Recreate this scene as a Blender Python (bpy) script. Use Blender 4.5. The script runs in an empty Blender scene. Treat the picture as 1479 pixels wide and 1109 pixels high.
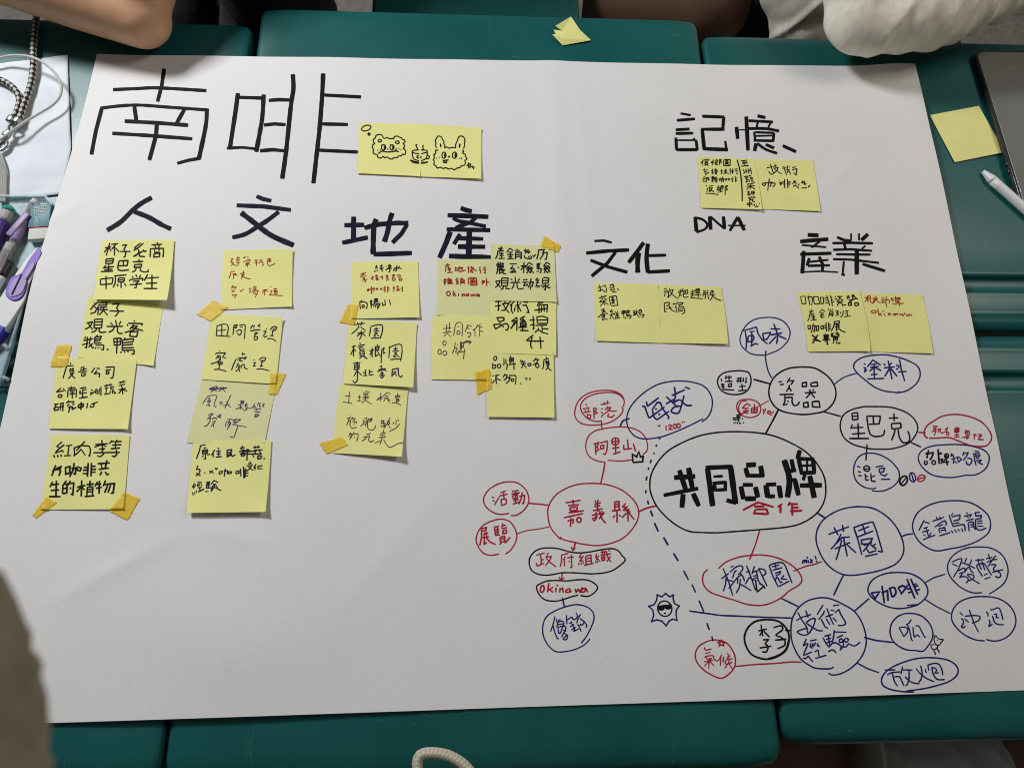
import bpy, bmesh, math, random
from mathutils import Vector, Matrix, noise
random.seed(7)
PI = math.pi
scene = bpy.context.scene
# ---------------------------------------------------------------- camera
F = 1068.0
CAM_R = Matrix(((0.99864196, -0.00212937, -0.05205485),
                (-0.01585294, 0.93936394, -0.34255522),
                (0.04962787, 0.34291523, 0.93805448)))
CAM_C = Vector((-0.04430504, -0.34678529, 0.78101695))
cd = bpy.data.cameras.new('camera')
cam = bpy.data.objects.new('camera', cd)
scene.collection.objects.link(cam)
cam.matrix_world = Matrix.Translation(CAM_C) @ CAM_R.to_4x4()
cd.sensor_width = 36.0
cd.sensor_fit = 'HORIZONTAL'
cd.lens = F / 1479.0 * 36.0
cd.clip_start = 0.01
cd.clip_end = 60.0
cd.dof.use_dof = True
cd.dof.focus_distance = 0.83
cd.dof.aperture_fstop = 9.5
scene.camera = cam
# ---------------------------------------------------------------- light
world = bpy.data.worlds.new('World')
scene.world = world
world.use_nodes = True
wb = world.node_tree.nodes['Background']
wb.inputs['Color'].default_value = (0.93, 0.97, 1.0, 1)
wb.inputs['Strength'].default_value = 0.075


def area(name, loc, target, sx, sy, power, col):
    l = bpy.data.lights.new(name, 'AREA')
    l.shape = 'RECTANGLE'
    l.size = sx
    l.size_y = sy
    l.energy = power
    l.color = col
    o = bpy.data.objects.new(name, l)
    scene.collection.objects.link(o)
    o.location = loc
    o.rotation_euler = (Vector(target) - Vector(loc)).to_track_quat('-Z', 'Y').to_euler()
    return o


area('window_light', (-1.20, 1.05, 1.30), (-0.1, 0.15, 0), 0.36, 0.36, 30.0, (0.97, 0.985, 1.0))
area('ceiling_light', (1.40, 0.60, 1.5), (0.35, 0.15, 0), 0.6, 0.5, 9.5, (1.0, 0.92, 0.82))
scene.cycles.filter_width = 1.0
scene.view_settings.view_transform = 'Standard'
scene.view_settings.look = 'None'
scene.view_settings.exposure = 0.03
scene.view_settings.gamma = 1.0
# ---------------------------------------------------------------- helpers
CTR = Vector((0, 0, 0))


def link(o, parent=None):
    scene.collection.objects.link(o)
    if parent is not None:
        o.parent = parent
    return o


def tag(o, label=None, cat=None, group=None, kind=None):
    if label: o['label'] = label
    if cat: o['category'] = cat
    if group: o['group'] = group
    if kind: o['kind'] = kind
    return o


def empty(name, loc=(0, 0, 0)):
    o = bpy.data.objects.new(name, None)
    o.location = loc
    return link(o)


def mesh_obj(name, verts, faces, mat, parent=None, smooth=False, uvs=None):
    me = bpy.data.meshes.new(name)
    me.from_pydata([tuple(v) for v in verts], [], faces)
    if uvs is not None:
        uv = me.uv_layers.new(name='UVMap')
        for lp in me.loops:
            uv.data[lp.index].uv = uvs[lp.vertex_index]
    me.materials.append(mat)
    if smooth:
        for p in me.polygons: p.use_smooth = True
    me.update()
    o = bpy.data.objects.new(name, me)
    link(o, parent)
    if parent is not None and parent.location.length > 0:
        o.matrix_parent_inverse = Matrix.Translation(parent.location).inverted()
    return o


def at(px, py, z=0.0):
    d = CAM_R @ Vector(((px - 739.5) / F, -(py - 554.5) / F, -1.0))
    t = (z - CAM_C.z) / d.z
    return CAM_C + d * t


def atd(px, py, dist):
    d = CAM_R @ Vector(((px - 739.5) / F, -(py - 554.5) / F, -1.0))
    return CAM_C + d * dist


def srgb(r, g, b):
    def f(c):
        c /= 255.0
        return c / 12.92 if c <= 0.04045 else ((c + 0.055) / 1.055) ** 2.4
    return (f(r), f(g), f(b), 1.0)


def nmat(name):
    m = bpy.data.materials.new(name)
    m.use_nodes = True
    return m, m.node_tree, m.node_tree.nodes['Principled BSDF']


def ramp(nt, a, b, ca, cb):
    r = nt.nodes.new('ShaderNodeValToRGB')
    r.color_ramp.elements[0].position = a
    r.color_ramp.elements[0].color = ca
    r.color_ramp.elements[1].position = b
    r.color_ramp.elements[1].color = cb
    return r


def basic(name, col, rough=0.5, var=0.12, scale=30.0, bump=0.0, bscale=200.0, bdist=0.001, metal=0.0,
          trans=0.0, coords='Object', sheen=0.0, stretch=(1, 1, 1), detail=4.0, coat=0.0, sub=0.0):
    m, nt, p = nmat(name)
    tc = nt.nodes.new('ShaderNodeTexCoord')
    mp = nt.nodes.new('ShaderNodeMapping')
    mp.inputs['Scale'].default_value = stretch
    nt.links.new(tc.outputs[coords], mp.inputs[0])
    n = nt.nodes.new('ShaderNodeTexNoise')
    n.inputs['Scale'].default_value = scale
    n.inputs['Detail'].default_value = detail
    nt.links.new(mp.outputs[0], n.inputs['Vector'])
    ca = tuple(c * (1 - var) for c in col[:3]) + (1,)
    cb = tuple(min(1, c * (1 + var)) for c in col[:3]) + (1,)
    r = ramp(nt, 0.3, 0.7, ca, cb)
    nt.links.new(n.outputs['Fac'], r.inputs[0])
    nt.links.new(r.outputs[0], p.inputs['Base Color'])
    p.inputs['Roughness'].default_value = rough
    p.inputs['Metallic'].default_value = metal
    p.inputs['Transmission Weight'].default_value = trans
    p.inputs['Coat Weight'].default_value = coat
    if sheen:
        p.inputs['Sheen Weight'].default_value = sheen
    if sub:
        p.inputs['Subsurface Weight'].default_value = sub
        p.inputs['Subsurface Scale'].default_value = 0.006
    if bump:
        n2 = nt.nodes.new('ShaderNodeTexNoise')
        n2.inputs['Scale'].default_value = bscale
        n2.inputs['Detail'].default_value = 5
        nt.links.new(mp.outputs[0], n2.inputs['Vector'])
        b = nt.nodes.new('ShaderNodeBump')
        b.inputs['Strength'].default_value = bump
        b.inputs['Distance'].default_value = bdist
        nt.links.new(n2.outputs['Fac'], b.inputs['Height'])
        nt.links.new(b.outputs[0], p.inputs['Normal'])
    return m


# ---------------------------------------------------------------- materials
M = {}
M['paper'] = basic('poster_paper', (0.79, 0.78, 0.77), 0.75, 0.03, 420, 0.2, 300, 0.0006)
M['sheet'] = basic('crumpled_paper', (0.72, 0.76, 0.80), 0.8, 0.03, 20, 0.5, 28, 0.003)
M['note'] = basic('sticky_note_yellow', (0.86, 0.83, 0.31), 0.8, 0.03, 25, 0.15, 600, 0.0004)
M['note_pale'] = basic('sticky_note_pale', (0.76, 0.75, 0.37), 0.8, 0.03, 25, 0.15, 600, 0.0004)
M['black'] = basic('black_marker_ink', (0.004, 0.004, 0.0045), 0.7, 0.4, 160)
M['blackpen'] = basic('black_pen_ink', (0.006, 0.0055, 0.007), 0.7, 0.3, 300)
M['navymark'] = basic('navy_marker_ink', (0.006, 0.006, 0.020), 0.7, 0.6, 120)
M['navy'] = basic('navy_pen_ink', (0.016, 0.013, 0.15), 0.7, 0.3, 300)
M['dknavy'] = basic('dark_navy_pen_ink', (0.008, 0.009, 0.035), 0.7, 0.3, 300)
M['red'] = basic('red_pen_ink', (0.42, 0.012, 0.035), 0.7, 0.25, 300)
M['red_note'] = basic('brick_red_pen_ink', (0.34, 0.020, 0.014), 0.7, 0.25, 300)
M['purple'] = basic('purple_pen_ink', (0.075, 0.035, 0.15), 0.7, 0.3, 300)
M['brown'] = basic('faded_violet_ink', (0.085, 0.05, 0.065), 0.7, 0.3, 300)
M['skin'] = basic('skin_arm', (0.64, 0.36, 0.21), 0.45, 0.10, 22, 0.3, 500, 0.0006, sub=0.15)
M['skin_shaded'] = basic('skin_leg_in_shade', (0.22, 0.115, 0.075), 0.5, 0.10, 12, 0.2, 400, 0.0006)  # skin of legs in shade, with that shade put into the base colour
M['black_cloth'] = basic('black_cotton', (0.008, 0.008, 0.009), 0.95, 0.3, 60, 0.4, 300, 0.001, sheen=0.0)
M['heather'] = basic('heather_sweatshirt', (0.80, 0.755, 0.645), 0.95, 0.09, 130, 0.5, 900, 0.0008, sheen=0.15, stretch=(1, 1, 0.25))
M['knit'] = basic('olive_knit', (0.30, 0.255, 0.18), 0.95, 0.2, 70, 0.5, 300, 0.002)
M['grey_shorts'] = basic('grey_shorts', (0.62, 0.61, 0.56), 0.9, 0.1, 60, 0.4, 500, 0.001)
M['hair'] = basic('black_hair', (0.012, 0.010, 0.009), 0.5, 0.3, 60, 0.7, 150, 0.003, stretch=(1, 1, .1))
M['steel'] = basic('dark_steel', (0.30, 0.30, 0.30), 0.3, 0.05, 40, metal=1.0)
M['frame'] = basic('desk_frame_paint', (0.05, 0.055, 0.055), 0.4, 0.1, 30)
M['floor'] = basic('terrazzo_floor', (0.26, 0.24, 0.21), 0.35, 0.18, 60, 0.1, 40, 0.002, detail=8)
M['cable'] = basic('white_cable', (0.62, 0.62, 0.58), 0.35, 0.04, 20)
M['white_plastic'] = basic('white_plastic', (0.66, 0.66, 0.66), 0.45, 0.02, 20)
M['grey_plastic'] = basic('grey_plastic', (0.42, 0.42, 0.40), 0.3, 0.06, 60)
M['violet'] = basic('violet_plastic', (0.20, 0.09, 0.55), 0.5, 0.15, 60)
M['deep_violet'] = basic('deep_violet_plastic', (0.06, 0.015, 0.20), 0.45, 0.1, 60)
M['blue_tip'] = basic('blue_plastic', (0.05, 0.03, 0.40), 0.3, 0.1, 60)
M['teal'] = basic('teal_plastic', (0.03, 0.34, 0.26), 0.3, 0.1, 60, coat=0.3)
M['lilac'] = basic('lilac_plastic', (0.30, 0.22, 0.44), 0.45, 0.1, 60)
M['rubber'] = basic('white_rubber', (0.72, 0.72, 0.69), 0.8, 0.05, 60)
M['sleeve_blue'] = basic('eraser_sleeve', (0.07, 0.22, 0.27), 0.5, 0.05, 60)
M['darkgap'] = basic('dark_plastic', (0.02, 0.02, 0.025), 0.3, 0.1, 60)
M['screen'] = basic('tablet_glass', (0.21, 0.21, 0.19), 0.16, 0.12, 6, coat=0.6)
M['eye_white'] = basic('pale_mark', (0.6, 0.62, 0.6), 0.6, 0.05, 60)


for k in ('black', 'blackpen', 'navymark', 'navy', 'dknavy', 'red', 'red_note', 'purple', 'brown'):
    M[k].node_tree.nodes['Principled BSDF'].inputs['Specular IOR Level'].default_value = 0.15


def mat_translucent(name, col, alpha, rough=0.25):
    m, nt, p = nmat(name)
    p.inputs['Base Color'].default_value = col
    p.inputs['Roughness'].default_value = rough
    tr = nt.nodes.new('ShaderNodeBsdfTransparent')
    tr.inputs[0].default_value = tuple(0.35 + 0.65 * c for c in col[:3]) + (1,)
    mx = nt.nodes.new('ShaderNodeMixShader')
    n = nt.nodes.new('ShaderNodeTexNoise')
    n.inputs['Scale'].default_value = 160
    mr = nt.nodes.new('ShaderNodeMapRange')
    mr.inputs['From Min'].default_value = 0.3
    mr.inputs['From Max'].default_value = 0.7
    mr.inputs['To Min'].default_value = alpha - 0.1
    mr.inputs['To Max'].default_value = alpha + 0.1
    tc = nt.nodes.new('ShaderNodeTexCoord')
    nt.links.new(tc.outputs['Object'], n.inputs['Vector'])
    nt.links.new(n.outputs['Fac'], mr.inputs[0])
    nt.links.new(mr.outputs[0], mx.inputs[0])
    nt.links.new(tr.outputs[0], mx.inputs[1])
    nt.links.new(p.outputs[0], mx.inputs[2])
    nt.links.new(mx.outputs[0], nt.nodes['Material Output'].inputs['Surface'])
    return m


M['tape'] = mat_translucent('washi_tape', (0.98, 0.76, 0.07, 1), 0.58, 0.45)
M['case'] = mat_translucent('frosted_case', (0.55, 0.70, 0.74, 1), 0.55, 0.45)
M['clear'] = mat_translucent('clear_plastic', (0.45, 0.45, 0.45, 1), 0.45, 0.1)
M['case_dark'] = mat_translucent('smoky_case', (0.05, 0.055, 0.055, 1), 0.75, 0.12)


def mat_desk():
    m, nt, p = nmat('green_moulded_plastic')
    tc = nt.nodes.new('ShaderNodeTexCoord')
    n = nt.nodes.new('ShaderNodeTexNoise')
    n.inputs['Scale'].default_value = 7
    n.inputs['Detail'].default_value = 6
    nt.links.new(tc.outputs['Object'], n.inputs['Vector'])
    r = ramp(nt, 0.3, 0.75, (0.004, 0.086, 0.082, 1), (0.007, 0.112, 0.104, 1))
    nt.links.new(n.outputs['Fac'], r.inputs[0])
    # scratches: thin curved lines where stretched noise crosses its middle value, only in worn patches
    last = r.outputs[0]
    for k, (ang, sc, st) in enumerate((((0, 0, 0.5), 34, (1, 7, 1)), ((0, 0, -0.35), 26, (7, 1, 1)))):
        mp = nt.nodes.new('ShaderNodeMapping')
        mp.inputs['Rotation'].default_value = ang
        mp.inputs['Scale'].default_value = st
        mp.inputs['Location'].default_value = (k * 3.1, k * 1.7, 0)
        nt.links.new(tc.outputs['Object'], mp.inputs[0])
        s = nt.nodes.new('ShaderNodeTexNoise')
        s.inputs['Scale'].default_value = sc
        s.inputs['Detail'].default_value = 1.0
        nt.links.new(mp.outputs[0], s.inputs['Vector'])
        a = nt.nodes.new('ShaderNodeMath'); a.operation = 'SUBTRACT'; a.inputs[1].default_value = 0.5
        nt.links.new(s.outputs['Fac'], a.inputs[0])
        b = nt.nodes.new('ShaderNodeMath'); b.operation = 'ABSOLUTE'
        nt.links.new(a.outputs[0], b.inputs[0])
        c = nt.nodes.new('ShaderNodeMath'); c.operation = 'LESS_THAN'; c.inputs[1].default_value = 0.0035
        nt.links.new(b.outputs[0], c.inputs[0])
        w = nt.nodes.new('ShaderNodeTexNoise')
        w.inputs['Scale'].default_value = 11 + 5 * k
        w.inputs['Detail'].default_value = 3
        nt.links.new(mp.outputs[0], w.inputs['Vector'])
        w.inputs['Scale'].default_value = 5
        d = nt.nodes.new('ShaderNodeMapRange')
        d.inputs['From Min'].default_value = 0.60
        d.inputs['From Max'].default_value = 0.72
        d.inputs['To Max'].default_value = 0.30
        nt.links.new(w.outputs['Fac'], d.inputs[0])
        e = nt.nodes.new('ShaderNodeMath'); e.operation = 'MULTIPLY'
        nt.links.new(c.outputs[0], e.inputs[0])
        nt.links.new(d.outputs[0], e.inputs[1])
        mx = nt.nodes.new('ShaderNodeMix'); mx.data_type = 'RGBA'
        mx.inputs[7].default_value = (0.30, 0.42, 0.38, 1)
        nt.links.new(e.outputs[0], mx.inputs[0])
        nt.links.new(last, mx.inputs[6])
        last = mx.outputs[2]
    nt.links.new(last, p.inputs['Base Color'])
    rr = ramp(nt, 0.3, 0.7, (0.30, 0.30, 0.30, 1), (0.42, 0.42, 0.42, 1))
    nt.links.new(n.outputs['Fac'], rr.inputs[0])
    nt.links.new(rr.outputs[0], p.inputs['Roughness'])
    n2 = nt.nodes.new('ShaderNodeTexNoise')
    n2.inputs['Scale'].default_value = 420
    nt.links.new(tc.outputs['Object'], n2.inputs['Vector'])
    b = nt.nodes.new('ShaderNodeBump')
    b.inputs['Strength'].default_value = 0.12
    b.inputs['Distance'].default_value = 0.0006
    nt.links.new(n2.outputs['Fac'], b.inputs['Height'])
    nt.links.new(b.outputs[0], p.inputs['Normal'])
    p.inputs['Specular IOR Level'].default_value = 0.4
    return m


M['desk'] = mat_desk()


def mat_braid(name, dark, light, freq_thresh=0.0):
    """two-colour plaited cord; UV.x counts plaits along the cord, UV.y goes round it"""
    m, nt, p = nmat(name)
    uv = nt.nodes.new('ShaderNodeTexCoord')
    sp = nt.nodes.new('ShaderNodeSeparateXYZ')
    nt.links.new(uv.outputs['UV'], sp.inputs[0])
    outs = []
    for sgn in (1, -1):
        mu = nt.nodes.new('ShaderNodeMath'); mu.operation = 'MULTIPLY_ADD'
        mu.inputs[1].default_value = 4.0 * PI * sgn
        nt.links.new(sp.outputs[1], mu.inputs[0])
        mv = nt.nodes.new('ShaderNodeMath'); mv.operation = 'MULTIPLY'
        mv.inputs[1].default_value = 2 * PI
        nt.links.new(sp.outputs[0], mv.inputs[0])
        nt.links.new(mv.outputs[0], mu.inputs[2])
        s = nt.nodes.new('ShaderNodeMath'); s.operation = 'SINE'
        nt.links.new(mu.outputs[0], s.inputs[0])
        outs.append(s)
    pr = nt.nodes.new('ShaderNodeMath'); pr.operation = 'MULTIPLY'
    nt.links.new(outs[0].outputs[0], pr.inputs[0])
    nt.links.new(outs[1].outputs[0], pr.inputs[1])
    r = ramp(nt, 0.50, 0.56, dark, light)
    ad = nt.nodes.new('ShaderNodeMath'); ad.operation = 'MULTIPLY_ADD'
    ad.inputs[1].default_value = 0.5
    ad.inputs[2].default_value = 0.5
    nt.links.new(pr.outputs[0], ad.inputs[0])
    nt.links.new(ad.outputs[0], r.inputs[0])
    nt.links.new(r.outputs[0], p.inputs['Base Color'])
    p.inputs['Roughness'].default_value = 0.8
    b = nt.nodes.new('ShaderNodeBump')
    b.inputs['Strength'].default_value = 0.35
    b.inputs['Distance'].default_value = 0.0008
    ab = nt.nodes.new('ShaderNodeMath'); ab.operation = 'ABSOLUTE'
    nt.links.new(pr.outputs[0], ab.inputs[0])
    nt.links.new(ab.outputs[0], b.inputs['Height'])
    nt.links.new(b.outputs[0], p.inputs['Normal'])
    return m


M['lanyard'] = mat_braid('black_beige_braid', (0.012, 0.011, 0.012, 1), (0.58, 0.55, 0.48, 1))
M['drawcord'] = mat_braid('beige_braid', (0.50, 0.44, 0.34, 1), (0.62, 0.56, 0.45, 1))


def tube(name, pts, r, mat, parent=None, seg=12, plait=0.0, closed=False, step=0.002, rfun=None):
    """smooth round tube through the points, with UVs along and around"""
    P = catmull([Vector(p) for p in pts], step)
    n = len(P)
    verts, faces, uvs = [], [], []
    up = Vector((0, 0, 1))
    L = 0.0
    for i, p in enumerate(P):
        t = (P[min(i + 1, n - 1)] - P[max(i - 1, 0)])
        if t.length < 1e-9: t = Vector((1, 0, 0))
        t.normalize()
        a = up - t * up.dot(t)
        if a.length < 0.05: a = Vector((1, 0, 0)) - t * t.x
        a.normalize()
        b = t.cross(a)
        up = a
        if i: L += (p - P[i - 1]).length
        rr = r * (rfun(i / (n - 1.0)) if rfun else 1.0)
        for k in range(seg + 1):
            th = 2 * PI * k / seg
            q = rr
            if plait:
                q = rr * (1 + 0.04 * abs(math.sin(2 * PI * L / plait + 2 * th)))
            verts.append(p + a * (q * math.cos(th)) + b * (q * math.sin(th)))
            uvs.append((L / (plait or 0.01), k / seg))
    w = seg + 1
    for i in range(n - 1):
        for k in range(seg):
            faces.append((i * w + k, i * w + k + 1, (i + 1) * w + k + 1, (i + 1) * w + k))
    faces.append(tuple(range(seg - 1, -1, -1)))
    faces.append(tuple((n - 1) * w + k for k in range(seg)))
    return mesh_obj(name, verts, faces, mat, parent, True, uvs)


def catmull(P, step):
    if len(P) < 3:
        n = max(1, int((P[1] - P[0]).length / step))
        return [P[0].lerp(P[1], i / n) for i in range(n + 1)]
    out = []
    m = len(P)
    for i in range(m - 1):
        p0, p1, p2, p3 = P[max(i - 1, 0)], P[i], P[i + 1], P[min(i + 2, m - 1)]
        n = max(1, int(math.ceil((p2 - p1).length / step)))
        for k in range(n):
            t = k / n
            out.append(0.5 * ((2 * p1) + (p2 - p0) * t + (2 * p0 - 5 * p1 + 4 * p2 - p3) * t * t
                              + (3 * p1 - p0 - 3 * p2 + p3) * t * t * t))
    out.append(P[-1])
    return out


def bevel_box(name, c, size, mat, parent=None, bev=0.001, rot=None, seg=2):
    bm = bmesh.new()
    bmesh.ops.create_cube(bm, size=1.0)
    for v in bm.verts:
        v.co = Vector((v.co.x * size[0], v.co.y * size[1], v.co.z * size[2]))
    if bev:
        bmesh.ops.bevel(bm, geom=bm.edges[:], offset=bev, segments=seg, affect='EDGES', profile=0.5)
    if rot is not None:
        bmesh.ops.rotate(bm, verts=bm.verts[:], cent=(0, 0, 0), matrix=rot)
    bmesh.ops.translate(bm, verts=bm.verts[:], vec=Vector(c))
    me = bpy.data.meshes.new(name)
    bm.to_mesh(me)
    bm.free()
    me.materials.append(mat)
    for p in me.polygons: p.use_smooth = True
    o = bpy.data.objects.new(name, me)
    link(o, parent)
    if parent is not None and parent.location.length > 0:
        o.matrix_parent_inverse = Matrix.Translation(parent.location).inverted()
    return o


def organic(name, caps, mat, parent=None, voxel=0.006, smooth=6, disp=None, cut=None):
    """one continuous skin over tapered limbs: capsules fused by a voxel remesh, smoothed, then creased"""
    bm = bmesh.new()
    for p0, r0, p1, r1 in caps:
        p0, p1 = Vector(p0), Vector(p1)
        d = p1 - p0
        L = d.length
        q = d.to_track_quat('Z', 'Y').to_matrix() if L > 1e-6 else Matrix.Identity(3)
        rings = []
        for k in range(9):
            a = -PI / 2 + (PI / 2) * k / 8
            rings.append((r0 * math.sin(a), r0 * math.cos(a)))
        for k in range(9):
            a = (PI / 2) * k / 8
            rings.append((L + r1 * math.sin(a), r1 * math.cos(a)))
        vs = []
        for h, rr in rings:
            vs.append([bm.verts.new(p0 + q @ Vector((max(rr, 1e-5) * math.cos(2 * PI * j / 20), max(rr, 1e-5) * math.sin(2 * PI * j / 20), h))) for j in range(20)])
        for i in range(len(vs) - 1):
            for j in range(20):
                bm.faces.new((vs[i][j], vs[i][(j + 1) % 20], vs[i + 1][(j + 1) % 20], vs[i + 1][j]))
        bm.faces.new(vs[0][::-1])
        bm.faces.new(vs[-1])
    me = bpy.data.meshes.new(name)
    bm.to_mesh(me)
    bm.free()
    o = bpy.data.objects.new(name, me)
    scene.collection.objects.link(o)
    md = o.modifiers.new('r', 'REMESH')
    md.mode = 'VOXEL'
    md.voxel_size = voxel
    ms = o.modifiers.new('s', 'SMOOTH')
    ms.iterations = smooth
    ms.factor = 0.6
    dg = bpy.context.evaluated_depsgraph_get()
    me2 = bpy.data.meshes.new_from_object(o.evaluated_get(dg))
    o.modifiers.clear()
    o.data = me2
    bpy.data.meshes.remove(me)
    me2.name = name
    if disp:
        nrm = [v.normal.copy() for v in me2.vertices]
        for v, nn in zip(me2.vertices, nrm):
            v.co += nn * disp(v.co.copy(), nn)
    if cut:
        bm = bmesh.new()
        bm.from_mesh(me2)
        for co, no in cut:
            g = bm.verts[:] + bm.edges[:] + bm.faces[:]
            bmesh.ops.bisect_plane(bm, geom=g, plane_co=co, plane_no=no, clear_outer=True)
        bm.to_mesh(me2)
        bm.free()
    me2.materials.clear()
    me2.materials.append(mat)
    for p in me2.polygons: p.use_smooth = True
    if parent is not None:
        o.parent = parent
        o.matrix_parent_inverse = Matrix.Translation(parent.location).inverted()
    return o


# ---------------------------------------------------------------- setting
fl = mesh_obj('floor', [(-4, -4, -0.73), (4, -4, -0.73), (4, 4, -0.73), (-4, 4, -0.73)], [(0, 1, 2, 3)], M['floor'])
tag(fl, kind='structure')


def desk(x0, x1, y_in, y_out, label):
    """moulded desk top: y_in is the edge at the middle seam, y_out the user's edge"""
    root = empty('school_desk', ((x0 + x1) / 2, (y_in + y_out) / 2, -0.73))
    tag(root, label, 'desk', 'green school desks pushed together under the poster')
    s = 1 if y_out > y_in else -1
    D = abs(y_out - y_in)
    prof = [(0.0, -0.030), (0.0, -0.012)]
    for k in range(1, 7):
        a = k / 6 * PI / 2
        prof.append((0.014 * (1 - math.cos(a)), -0.012 + 0.0105 * math.sin(a)))
    prof += [(0.0165, -0.0006), (0.019, 0.0003), (0.0215, 0.0006), (0.024, 0.0003), (0.026, 0.0), (0.043, 0.0), (0.0455, 0.0005), (0.048, 0.0003), (0.0500, -0.0009), (0.0512, -0.0030), (0.0520, -0.0058), (0.0535, -0.0068),
             (0.0675, -0.0068), (0.069, -0.0058), (0.0698, -0.0030), (0.0710, -0.0009), (0.0730, 0.0003), (0.0755, 0.0005), (0.078, 0.0)]
    for k in range(1, 12):
        prof.append((0.078 + (D - 0.078 - 0.024) * k / 11, 0.0))
    prof += [(D - 0.020, -0.0004)]
    for k in range(5, -1, -1):
        a = k / 6 * PI / 2
        prof.append((D - 0.016 * (1 - math.cos(a)), -0.014 + 0.0125 * math.sin(a)))
    prof += [(D, -0.030)]
    xs = [(0.0, 1.0), (0.0004, 0.65), (0.0016, 0.35), (0.004, 0.12), (0.008, 0.0)]
    st = [(x0 + a, b) for a, b in xs] + [(x0 + 0.008 + (x1 - x0 - 0.016) * k / 24, 0) for k in range(1, 24)] + [(x1 - a, b) for a, b in xs[::-1]]
    verts, faces = [], []
    np_ = len(prof)
    cr = 0.018
    for x, dz in st:
        for (yy, z) in prof:
            # rounded plan corners
            e = min(x - x0, x1 - x)
            inset = 0.0
            if e < cr:
                inset = cr - math.sqrt(max(0, cr * cr - (cr - e) ** 2))
            f = yy
            if yy < cr: f = max(yy, 0) + inset * (1 - yy / cr)
            if yy > D - cr: f = yy - inset * (1 - (D - yy) / cr)
            zz = z - 0.007 * dz if z > -0.025 else z
            verts.append((x, y_in + s * f, max(zz, -0.030)))
    for i in range(len(st) - 1):
        for k in range(np_ - 1):
            q = (i * np_ + k, (i + 1) * np_ + k, (i + 1) * np_ + k + 1, i * np_ + k + 1)
            faces.append(q if s > 0 else q[::-1])
    faces.append(tuple(k for k in range(np_)) if s > 0 else tuple(range(np_ - 1, -1, -1)))
    b = (len(st) - 1) * np_
    faces.append(tuple(b + k for k in range(np_ - 1, -1, -1)) if s > 0 else tuple(b + k for k in range(np_)))
    for i in range(len(st) - 1):
        q = (i * np_, i * np_ + np_ - 1, (i + 1) * np_ + np_ - 1, (i + 1) * np_)
        faces.append(q if s > 0 else q[::-1])
    top = mesh_obj('desk_top', verts, faces, M['desk'], root, True)
    ya, yb = min(y_in, y_out) + 0.06, max(y_in, y_out) - 0.05
    bevel_box('book_tray', ((x0 + x1) / 2, (ya + yb) / 2, -0.085), (x1 - x0 - 0.12, yb - ya - 0.02, 0.10), M['frame'], root, 0.006)
    for lx in (x0 + 0.05, x1 - 0.05):
        for ly in (ya, yb):
            tube('leg', [(lx, ly, -0.030), (lx, ly, -0.722)], 0.012, M['frame'], root, 10, step=0.3)
    return root


desk(-0.332, 0.266, 0.011, 0.487, 'green plastic desk at top centre with the folded note on it')
desk(0.2715, 0.87, 0.011, 0.460, 'green desk at top right carrying the tablet and stylus')
desk(-0.94, -0.342, 0.011, 0.457, 'green desk at top left carrying the lanyard and pencil case')
desk(-0.331, 0.2555, 0.0045, -0.455, 'green desk at bottom centre with the scratched front edge')
desk(0.2595, 0.86, 0.0045, -0.436, 'green desk at bottom right, its front edge above the grey shorts')
desk(-0.935, -0.3355, 0.0045, -0.455, 'green desk at bottom left beside the blurred sleeve')
# ---------------------------------------------------------------- poster surface
PC = [at(141, 80), at(1316, 100), at(1518, 995), at(-103, 1049)]


def bump1(x, y, cx, cy, sx, sy):
    return math.exp(-((x - cx) / sx) ** 2 - ((y - cy) / sy) ** 2)


CREASES = [(-0.12, 0.36, -0.02, 0.22, 0.010, 0.0009), (0.09, 0.40, 0.10, 0.10, 0.012, 0.0009), (-0.47, -0.30, -0.33, -0.22, 0.010, 0.0016), (-0.33, -0.22, -0.25, -0.24, 0.010, 0.0010),
           (-0.58, 0.10, -0.50, 0.17, 0.007, 0.0012), (0.46, 0.26, 0.40, 0.20, 0.010, 0.0008), (-0.36, 0.22, -0.30, 0.05, 0.012, 0.0008), (0.05, -0.24, 0.30, -0.30, 0.016, 0.0008),
           (0.14, 0.33, 0.30, 0.27, 0.014, 0.0008), (-0.05, -0.15, -0.20, -0.33, 0.018, 0.0009), (0.52, -0.05, 0.60, -0.28, 0.014, 0.0009)]


def pz(x, y):
    z = 0.0036
    z += 0.0040 * noise.noise(Vector((x * 3.4, y * 3.4, 0.3)))
    z += 0.0012 * noise.noise(Vector((x * 11.0 + 4, y * 11.0, 1.3)))
    for (ax, ay, bx, by, w, h) in CREASES:
        dx, dy = bx - ax, by - ay
        L2 = dx * dx + dy * dy
        t = ((x - ax) * dx + (y - ay) * dy) / L2
        if -0.1 < t < 1.1:
            d = abs((x - ax) * dy - (y - ay) * dx) / math.sqrt(L2)
            if d < w * 4:
                z += h * math.exp(-(d / w) ** 1.3) * max(0, math.sin(PI * min(1, max(0, t))))
    z += 0.0085 * bump1(x, y, -0.545, 0.045, 0.085, 0.13)
    z += 0.0030 * bump1(x + 0.4 * y, y, -0.42, -0.33, 0.09, 0.05)
    z += 0.0050 * math.exp(-((x - 0.585 - 0.16 * (0.1 - y)) / 0.045) ** 2) * (1 if y > -0.1 else math.exp(-((y + 0.1) / 0.12) ** 2))
    z += 0.0030 * bump1(x, y, 0.585, 0.03, 0.05, 0.05)
    z += 0.0016 * bump1(x, y, 0.06, 0.20, 0.02, 0.5)
    return z


def poster_h(px, py):
    z = 0.002
    for _ in range(4):
        w = at(px, py, z)
        z = pz(w.x, w.y)
    return z


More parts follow.
